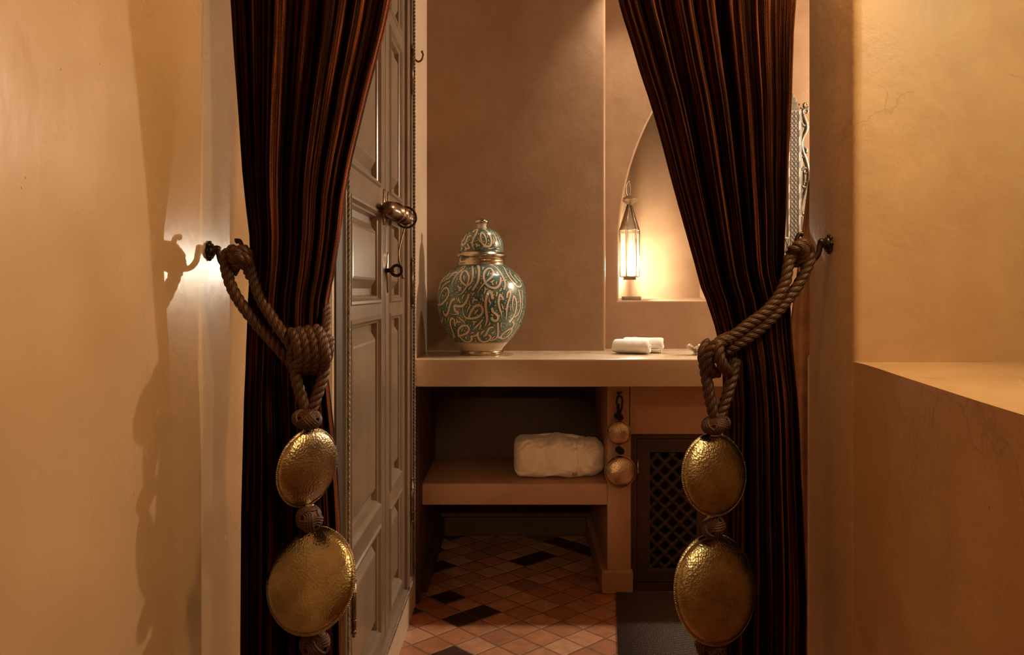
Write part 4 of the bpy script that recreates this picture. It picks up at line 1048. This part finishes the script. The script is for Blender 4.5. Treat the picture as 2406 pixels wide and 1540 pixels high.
# ------------------------------------------------------------------ cupboard under the counter
cb = empty('cupboard', (0.72, YF+0.02, 0.0), 'dark wooden cupboard with pierced lattice doors under the counter', 'cupboard')
x0 = xc1+0.001; x1 = 1.019; zc = zt-0.001; yf = YF+0.012
bm = bmesh.new(); box(bm, x0, x0+0.022, yf, 3.45, 0.001, zc, bev=0.002); box(bm, x1-0.022, x1, yf, 3.45, 0.001, zc, bev=0.002)
box(bm, x0+0.021, x1-0.021, yf, 3.45, zc-0.018, zc, bev=0.002); box(bm, x0+0.021, x1-0.021, yf, 3.45, 0.001, 0.032, bev=0.002); box(bm, x0+0.02, x1-0.02, 3.43, 3.45, 0.03, zc-0.01)
link('carcass', bm, M_cup, cb, False)
xm = (x0+x1)/2
for s, (a, b) in enumerate(((x0+0.023, xm-0.001), (xm+0.001, x1-0.023))):
    z0, z1 = 0.034, zc-0.020; st = 0.050; bm = bmesh.new(); yd0, yd1 = yf+0.006, yf+0.026
    box(bm, a, a+st, yd0, yd1, z0, z1, bev=0.002); box(bm, b-st, b, yd0, yd1, z0, z1, bev=0.002)
    box(bm, a+st-0.001, b-st+0.001, yd0, yd1, z0, z0+0.05, bev=0.002); box(bm, a+st-0.001, b-st+0.001, yd0, yd1, z1-0.05, z1, bev=0.002)
    dr = link('cupboard_door', bm, M_cup, cb, False)
    bm = bmesh.new(); ax_, bx_ = a+st, b-st; az, bz = z0+0.05, z1-0.05; ym = (yd0+yd1)/2+0.002
    pch = 0.040; w_, h_ = bx_-ax_, bz-az
    for sg in (1, -1):
        k = -40
        while k < 40:
            cc0 = k*pch*1.0
            # line: (x-ax)*sg... x+z = const in 45 degrees
            pts_ = []
            for i in range(61):
                u_ = i/60*(w_+0.0); zz = (cc0*1.414+sg*u_)
                if 0 <= zz <= h_: pts_.append(Vector((ax_+u_, ym, az+zz)))
            if len(pts_) > 3: tube(bm, pts_[::3] if len(pts_) > 9 else pts_, 0.0088, 6)
            k += 1
    i = 0
    step = pch*1.414/2
    nz = int(h_/step)+1
    for r_ in range(nz):
        for c_ in range(int(w_/step)+1):
            if (r_+c_) % 2 == 0:
                x = ax_+c_*step; z = az+r_*step
                if x <= bx_ and z <= bz: sphere(bm, (x, ym, z), 0.0150, 10, (1, 0.7, 1))
    g = link('lattice', bm, M_cupgrille, dr); g.matrix_parent_inverse = Matrix.Identity(4)
bm = bmesh.new(); c = P(1498.5, 1103, 3.117)
tube(bm, [c+Vector((0, 0, -0.034)), c+Vector((0, 0, 0.034))], 0.004, 8); link('hinge', bm, M_brass, cb)
bm = bmesh.new(); c = Vector((xm-0.022, yf+0.002, P(0, 1260, YF).z))
lathe(bm, [(0, 0), (0.006, 0), (0.005, 0.008), (0.012, 0.014), (0.012, 0.020), (0.006, 0.024), (0, 0.024)], axis_matrix(c+Vector((0, 0.004, 0)), (0, -1, 0)), 18)
tag(link('knob', bm, M_silver, cb), 'shiny silver knob')

# ------------------------------------------------------------------ floor mat
bm = bmesh.new()
q = [P(1447, 1392, 3.108), P(1452, 1540, 2.571)]
def fl(px, py): Y = H*F/(py-CY); return ((px-CX)*Y/F, Y)
c1 = fl(1447, 1392); c4 = fl(1452, 1540); ux = Vector((c4[0]-c1[0], c4[1]-c1[1])).normalized(); rx_ = Vector((-ux.y, ux.x))
pts_ = [Vector(c1), Vector(c1)+ux*0.80, Vector(c1)+ux*0.80+rx_*0.30, Vector(c1)+rx_*0.30]
prism(bm, [tuple(p) for p in pts_], 0.0, 0.006, bev=0.001, seg=1)
NXR = 60
for k in range(130):
    p = Vector(c1)+ux*(0.004+0.80*k/130); q_ = p+rx_*0.30
    tube(bm, [(p.x, p.y, 0.006), (q_.x, q_.y, 0.006)], 0.0026, 5)
mt = link('floor_mat', bm, M_mat); tag(mt, 'dark ribbed woven mat lying on the terracotta tiles before the cupboard', 'mat')
mt.location.z = 0.0005

# ------------------------------------------------------------------ lantern in the niche
LX = P(1479, 0, 3.565).x; LY = 3.565; lu = LY/F
ln = empty('hanging_lantern', (LX, LY, P(0, 655, LY).z), 'lit six-sided glass and metal lantern hanging in the arched niche', 'lantern')
def Lz(py): return P(0, py, LY).z
def hexp(r, py, rot=0.09): return [Vector((LX+r*lu*math.cos(rot+k*PI/3), LY+r*lu*math.sin(rot+k*PI/3), Lz(py))) for k in range(6)]
bm = bmesh.new(); top_ = hexp(24, 541); bot = hexp(23, 650); apex = hexp(5, 482)
for ring in (top_, bot, apex):
    for i in range(6): tube(bm, [ring[i], ring[(i+1) % 6]], 0.0022, 6)
for i in range(6): tube(bm, [top_[i], bot[i]], 0.0024, 6); tube(bm, [top_[i], apex[i]], 0.0022, 6)
bb = hexp(22.5, 650); f1 = [bm.verts.new(p) for p in bb]; f2 = [bm.verts.new(p-Vector((0, 0, 0.003))) for p in bb]
bm.faces.new(f1); bm.faces.new(f2[::-1])
for i in range(6): bm.faces.new((f1[i], f2[i], f2[(i+1) % 6], f1[(i+1) % 6]))
link('lantern_frame', bm, M_lmetal, ln)
bm = bmesh.new(); A = [bm.verts.new(p) for p in hexp(23, 541)]; B = [bm.verts.new(p) for p in hexp(4.5, 482)]
for i in range(6): bm.faces.new((A[i], A[(i+1) % 6], B[(i+1) % 6], B[i]))
link('roof', bm, M_lmetal, ln, False)
bm = bmesh.new(); ins = [(i, (i+1) % 6) for i in range(6)]
for i, j in ins:
    t0, t1, b0, b1 = top_[i], top_[j], bot[i], bot[j]
    def q4(u, v): return (t0.lerp(t1, u)).lerp(b0.lerp(b1, u), v)
    outr = [q4(0.02, 0.01), q4(0.98, 0.01), q4(0.98, 0.99), q4(0.02, 0.99)]; inn = [q4(0.2, 0.08), q4(0.8, 0.08), q4(0.8, 0.97), q4(0.2, 0.97)]
    vo_ = [bm.verts.new(p) for p in outr]; vi = [bm.verts.new(p) for p in inn]
    for k in range(4): bm.faces.new((vo_[k], vo_[(k+1) % 4], vi[(k+1) % 4], vi[k]))
bmesh.ops.solidify(bm, geom=list(bm.faces), thickness=0.0012)
link('side_bars', bm, M_lmetal, ln, False)
for i, j in ins:
    bm = bmesh.new(); v_ = [bm.verts.new(p) for p in (top_[i].lerp(top_[j], 0.18), top_[i].lerp(top_[j], 0.82), bot[i].lerp(bot[j], 0.82), bot[i].lerp(bot[j], 0.18))]; bm.faces.new(v_)
    link('glass_pane', bm, M_glass, ln, False)
bm = bmesh.new(); lathe(bm, [(0, Lz(481)), (6*lu, Lz(481)), (21*lu, Lz(470)), (20*lu, Lz(468)), (8*lu, Lz(462)), (3*lu, Lz(460)), (0, Lz(459))], Matrix.Translation((LX, LY, 0)), 14)
link('cap', bm, M_lmetal, ln, False)
bm = bmesh.new(); c = Vector((LX-0.006, LY, Lz(445))); tube(bm, [c+Vector((0.010*math.cos(a), 0.004*math.cos(a), 0.030*math.sin(a))) for a in [2*PI*k/24 for k in range(24)]], 0.0026, 7, closed=True)
link('hanging_ring', bm, M_lmetal, ln)
bm = bmesh.new(); xw = arc[1][0]
tube(bm, [(xa0+0.001, LY, Lz(437)), (LX-0.022, LY, Lz(432)), (LX-0.012, LY, Lz(432)), (LX-0.006, LY, Lz(428)), (LX-0.001, LY, Lz(425))], 0.0030, 7)
link('wall_arm', bm, M_lmetal, ln)
bm = bmesh.new(); box(bm, LX-14*lu, LX+14*lu, LY-0.014, LY+0.014, Lz(658), Lz(651.5), bev=0.001); link('burner_box', bm, M_lmetal, ln, False)
bm = bmesh.new(); lathe(bm, [(0, Lz(648)), (0.006, Lz(648)), (0.007, Lz(642)), (0.009, Lz(636)), (0.009, Lz(628)), (0.005, Lz(620)), (0, Lz(617))], Matrix.Translation((LX, LY, 0)), 16)
link('bulb', bm, M_bulb, ln)
bm = bmesh.new(); z0 = za0+0.0005
box(bm, P(1462, 0, 3.52).x, P(1505, 0, 3.52).x, 3.50, 3.545, z0+0.0, z0+0.016, bev=0.002)
o = sharp(link('metal_block', bm, M_lmetal)); tag(o, 'small flat bronze-coloured block lying on the niche ledge beneath the lantern', 'metal block')

# ------------------------------------------------------------------ inlaid mirror
mr = empty('inlaid_mirror', P(1790, 590, 3.46), 'wall mirror in a bone-inlaid frame with carved scroll edge, behind the curtain', 'mirror')
YM = 3.452
def MX(px): return P(px, 0, YM).x
def MZ(py): return P(0, py, YM).z
xi0, xi1 = 1722, 1852      # glass
bm = bmesh.new(); box(bm, MX(xi0-4), MX(xi1+4), YM+0.010, YB-0.001, MZ(560), MZ(258)); link('glass', bm, M_mirror, mr, False)
bm = bmesh.new()
box(bm, MX(1851), MX(1883), YM, YB-0.0005, MZ(600), MZ(256), bev=0.001); box(bm, MX(1690), MX(1722), YM, YB-0.0005, MZ(600), MZ(256), bev=0.001)
box(bm, MX(1721), MX(1852), YM+0.0005, YB-0.0005, MZ(600), MZ(557), bev=0.001); box(bm, MX(1721), MX(1852), YM+0.0005, YB-0.0005, MZ(258), MZ(215), bev=0.001)
def seg2(bm, a, b, wd, mi, y=YM-0.0006):
    a = Vector((MX(a[0]), y, MZ(a[1]))); b = Vector((MX(b[0]), y, MZ(b[1]))); d_ = (b-a).normalized(); s = Vector((d_.z, 0, -d_.x))*wd/2
    vs = [a+s, b+s, b-s, a-s]; t = [bm.verts.new(v) for v in vs]+[bm.verts.new(v+Vector((0, 0.0012, 0))) for v in vs]
    for f in ((0, 1, 2, 3), (4, 7, 6, 5), (0, 4, 5, 1), (1, 5, 6, 2), (2, 6, 7, 3), (3, 7, 4, 0)): bm.faces.new([t[i] for i in f]).material_index = mi
fm = [M_inlay, M_inlayl, M_ebony]
for xa, xb in ((1857.5, 1875), (1696, 1713)):
    xm_ = (xa+xb)/2; cell = 15.5; y = 262; 
    seg2(bm, (xa, 260), (xa, 596), 0.0012, 2); seg2(bm, (xb, 260), (xb, 596), 0.0012, 2); seg2(bm, (xm_, 260), (xm_, 596), 0.0009, 2)
    while y < 590:
        for u0, u1 in ((xa, xm_), (xm_, xb)):
            seg2(bm, (u0, y), (u1, y+cell*0.72), 0.0010, 2, YM-0.0008); seg2(bm, (u1, y), (u0, y+cell*0.72), 0.0010, 2, YM-0.0007)
        y += cell*0.72
for xl in (1878.6, 1854.2, 1716, 1693):
    seg2(bm, (xl, 260), (xl, 556), 0.0055, 1, YM-0.0009)
    y = 268
    while y < 545:
        for k in range(5): seg2(bm, (xl-1.6, y+k*3.2+4), (xl+1.6, y+k*3.2), 0.0012, 2, YM-0.0014)
        y += 37
y = 562
for k in range(14):
    xx = 1722+k*9.5; seg2(bm, (xx, 562), (xx+9, 594), 0.001, 2); seg2(bm, (xx+9, 562), (xx, 594), 0.001, 2)
seg2(bm, (1722, 559.5), (1854, 559.5), 0.0055, 1, YM-0.0009)
link('frame', bm, fm, mr, False)
bm = bmesh.new()     # cornice and finial
for a, b, y0_, y1_, dd in ((1686, 1878, 250, 258, 0.006), (1692, 1875, 240, 250, 0.002), (1697, 1871, 230, 241, 0.0), (1702, 1866, 219, 231, -0.002)):
    box(bm, MX(a), MX(b), YM-dd, YB-0.0005, MZ(y1_), MZ(y0_), bev=0.0015)
link('crest', bm, M_carve, mr, False)
bm = bmesh.new()     # carved scroll wing to the side of the post
def scroll(c, r, a0, turns, sg):
    pts_ = []; 
    for i in range(34):
        t = i/33; a = a0+sg*turns*2*PI*t; rr = r*(1-0.75*t); pts_.append(Vector((MX(c[0]+rr*math.cos(a)), YM+0.008, MZ(c[1]+rr*math.sin(a)))))
    tube(bm, pts_, [0.0075-0.004*i/33 for i in range(34)], 8)
spine = catmull([Vector((MX(x), YM+0.009, MZ(y))) for x, y in ((1888, 268), (1897, 300), (1885, 330), (1886, 352), (1896, 380), (1902, 415), (1894, 450), (1886, 478), (1884, 500))], 8)
tube(bm, spine, [0.009]*len(spine), 10)
for c, r, a0, tn, sg in (((1895, 262), 9, 2.4, 0.9, 1), ((1893, 288), 8, 3.0, 1.0, -1), ((1896, 246), 8, 1.0, 0.8, 1), ((1889, 322), 7, 2.0, 0.8, 1), ((1890, 352), 7, 1.0, 1.0, -1), ((1893, 402), 9, 3.4, 1.1, 1), ((1893, 432), 9, 2.6, 1.1, -1), ((1889, 470), 7, 2.0, 0.9, 1), ((1887, 505), 6, 2.2, 0.8, 1), ((1892, 375), 7, 4.0, 0.8, 1)):
    scroll(c, r, a0, tn, sg)
box(bm, MX(1882.5), MX(1886), YM+0.003, YB-0.0005, MZ(540), MZ(260))
link('scroll_wing', bm, M_carve, mr)

# ------------------------------------------------------------------ lamps
ws = empty('wall_sconce', (1.95, SCONCE[1], SCONCE[2]-0.08), 'small brass wall lamp with an open dish on the wall beside the mirror', 'lamp')
bm = bmesh.new(); sx_, sy_, sz_ = SCONCE
lathe(bm, [(0.045, 0), (0.045, 0.006), (0.02, 0.014), (0, 0.014)], axis_matrix((1.95, sy_, sz_-0.08), (-1, 0, 0)), 24)
tube(bm, catmull([(1.94, sy_, sz_-0.08), (1.91, sy_, sz_-0.12), (1.84, sy_, sz_-0.12), (sx_, sy_, sz_-0.075)], 8), 0.007, 10); link('bracket', bm, M_brass, ws)
bm = bmesh.new(); lathe(bm, [(0, -0.078), (0.02, -0.076), (0.03, -0.070), (0.028, -0.068), (0, -0.068)], Matrix.Translation(SCONCE), 24); link('dish', bm, M_brass, ws)
bm = bmesh.new(); lathe(bm, [(0, -0.068), (0.012, -0.066), (0.014, -0.05), (0, -0.045)], Matrix.Translation(SCONCE), 16); link('bulb', bm, M_globe, ws)

dl = empty('ceiling_downlight', (0.45, 3.26, TOPZ-0.001), 'small recessed brass downlight in the ceiling above the counter', 'lamp')
bm = bmesh.new(); lathe(bm, [(0.034, 0.0), (0.046, 0.0), (0.046, -0.006), (0.036, -0.008), (0.034, 0.0)], Matrix.Translation((0.45, 3.26, TOPZ-0.0005)), 28, cap0=False, cap1=False)
link('trim_ring', bm, M_brass, dl)
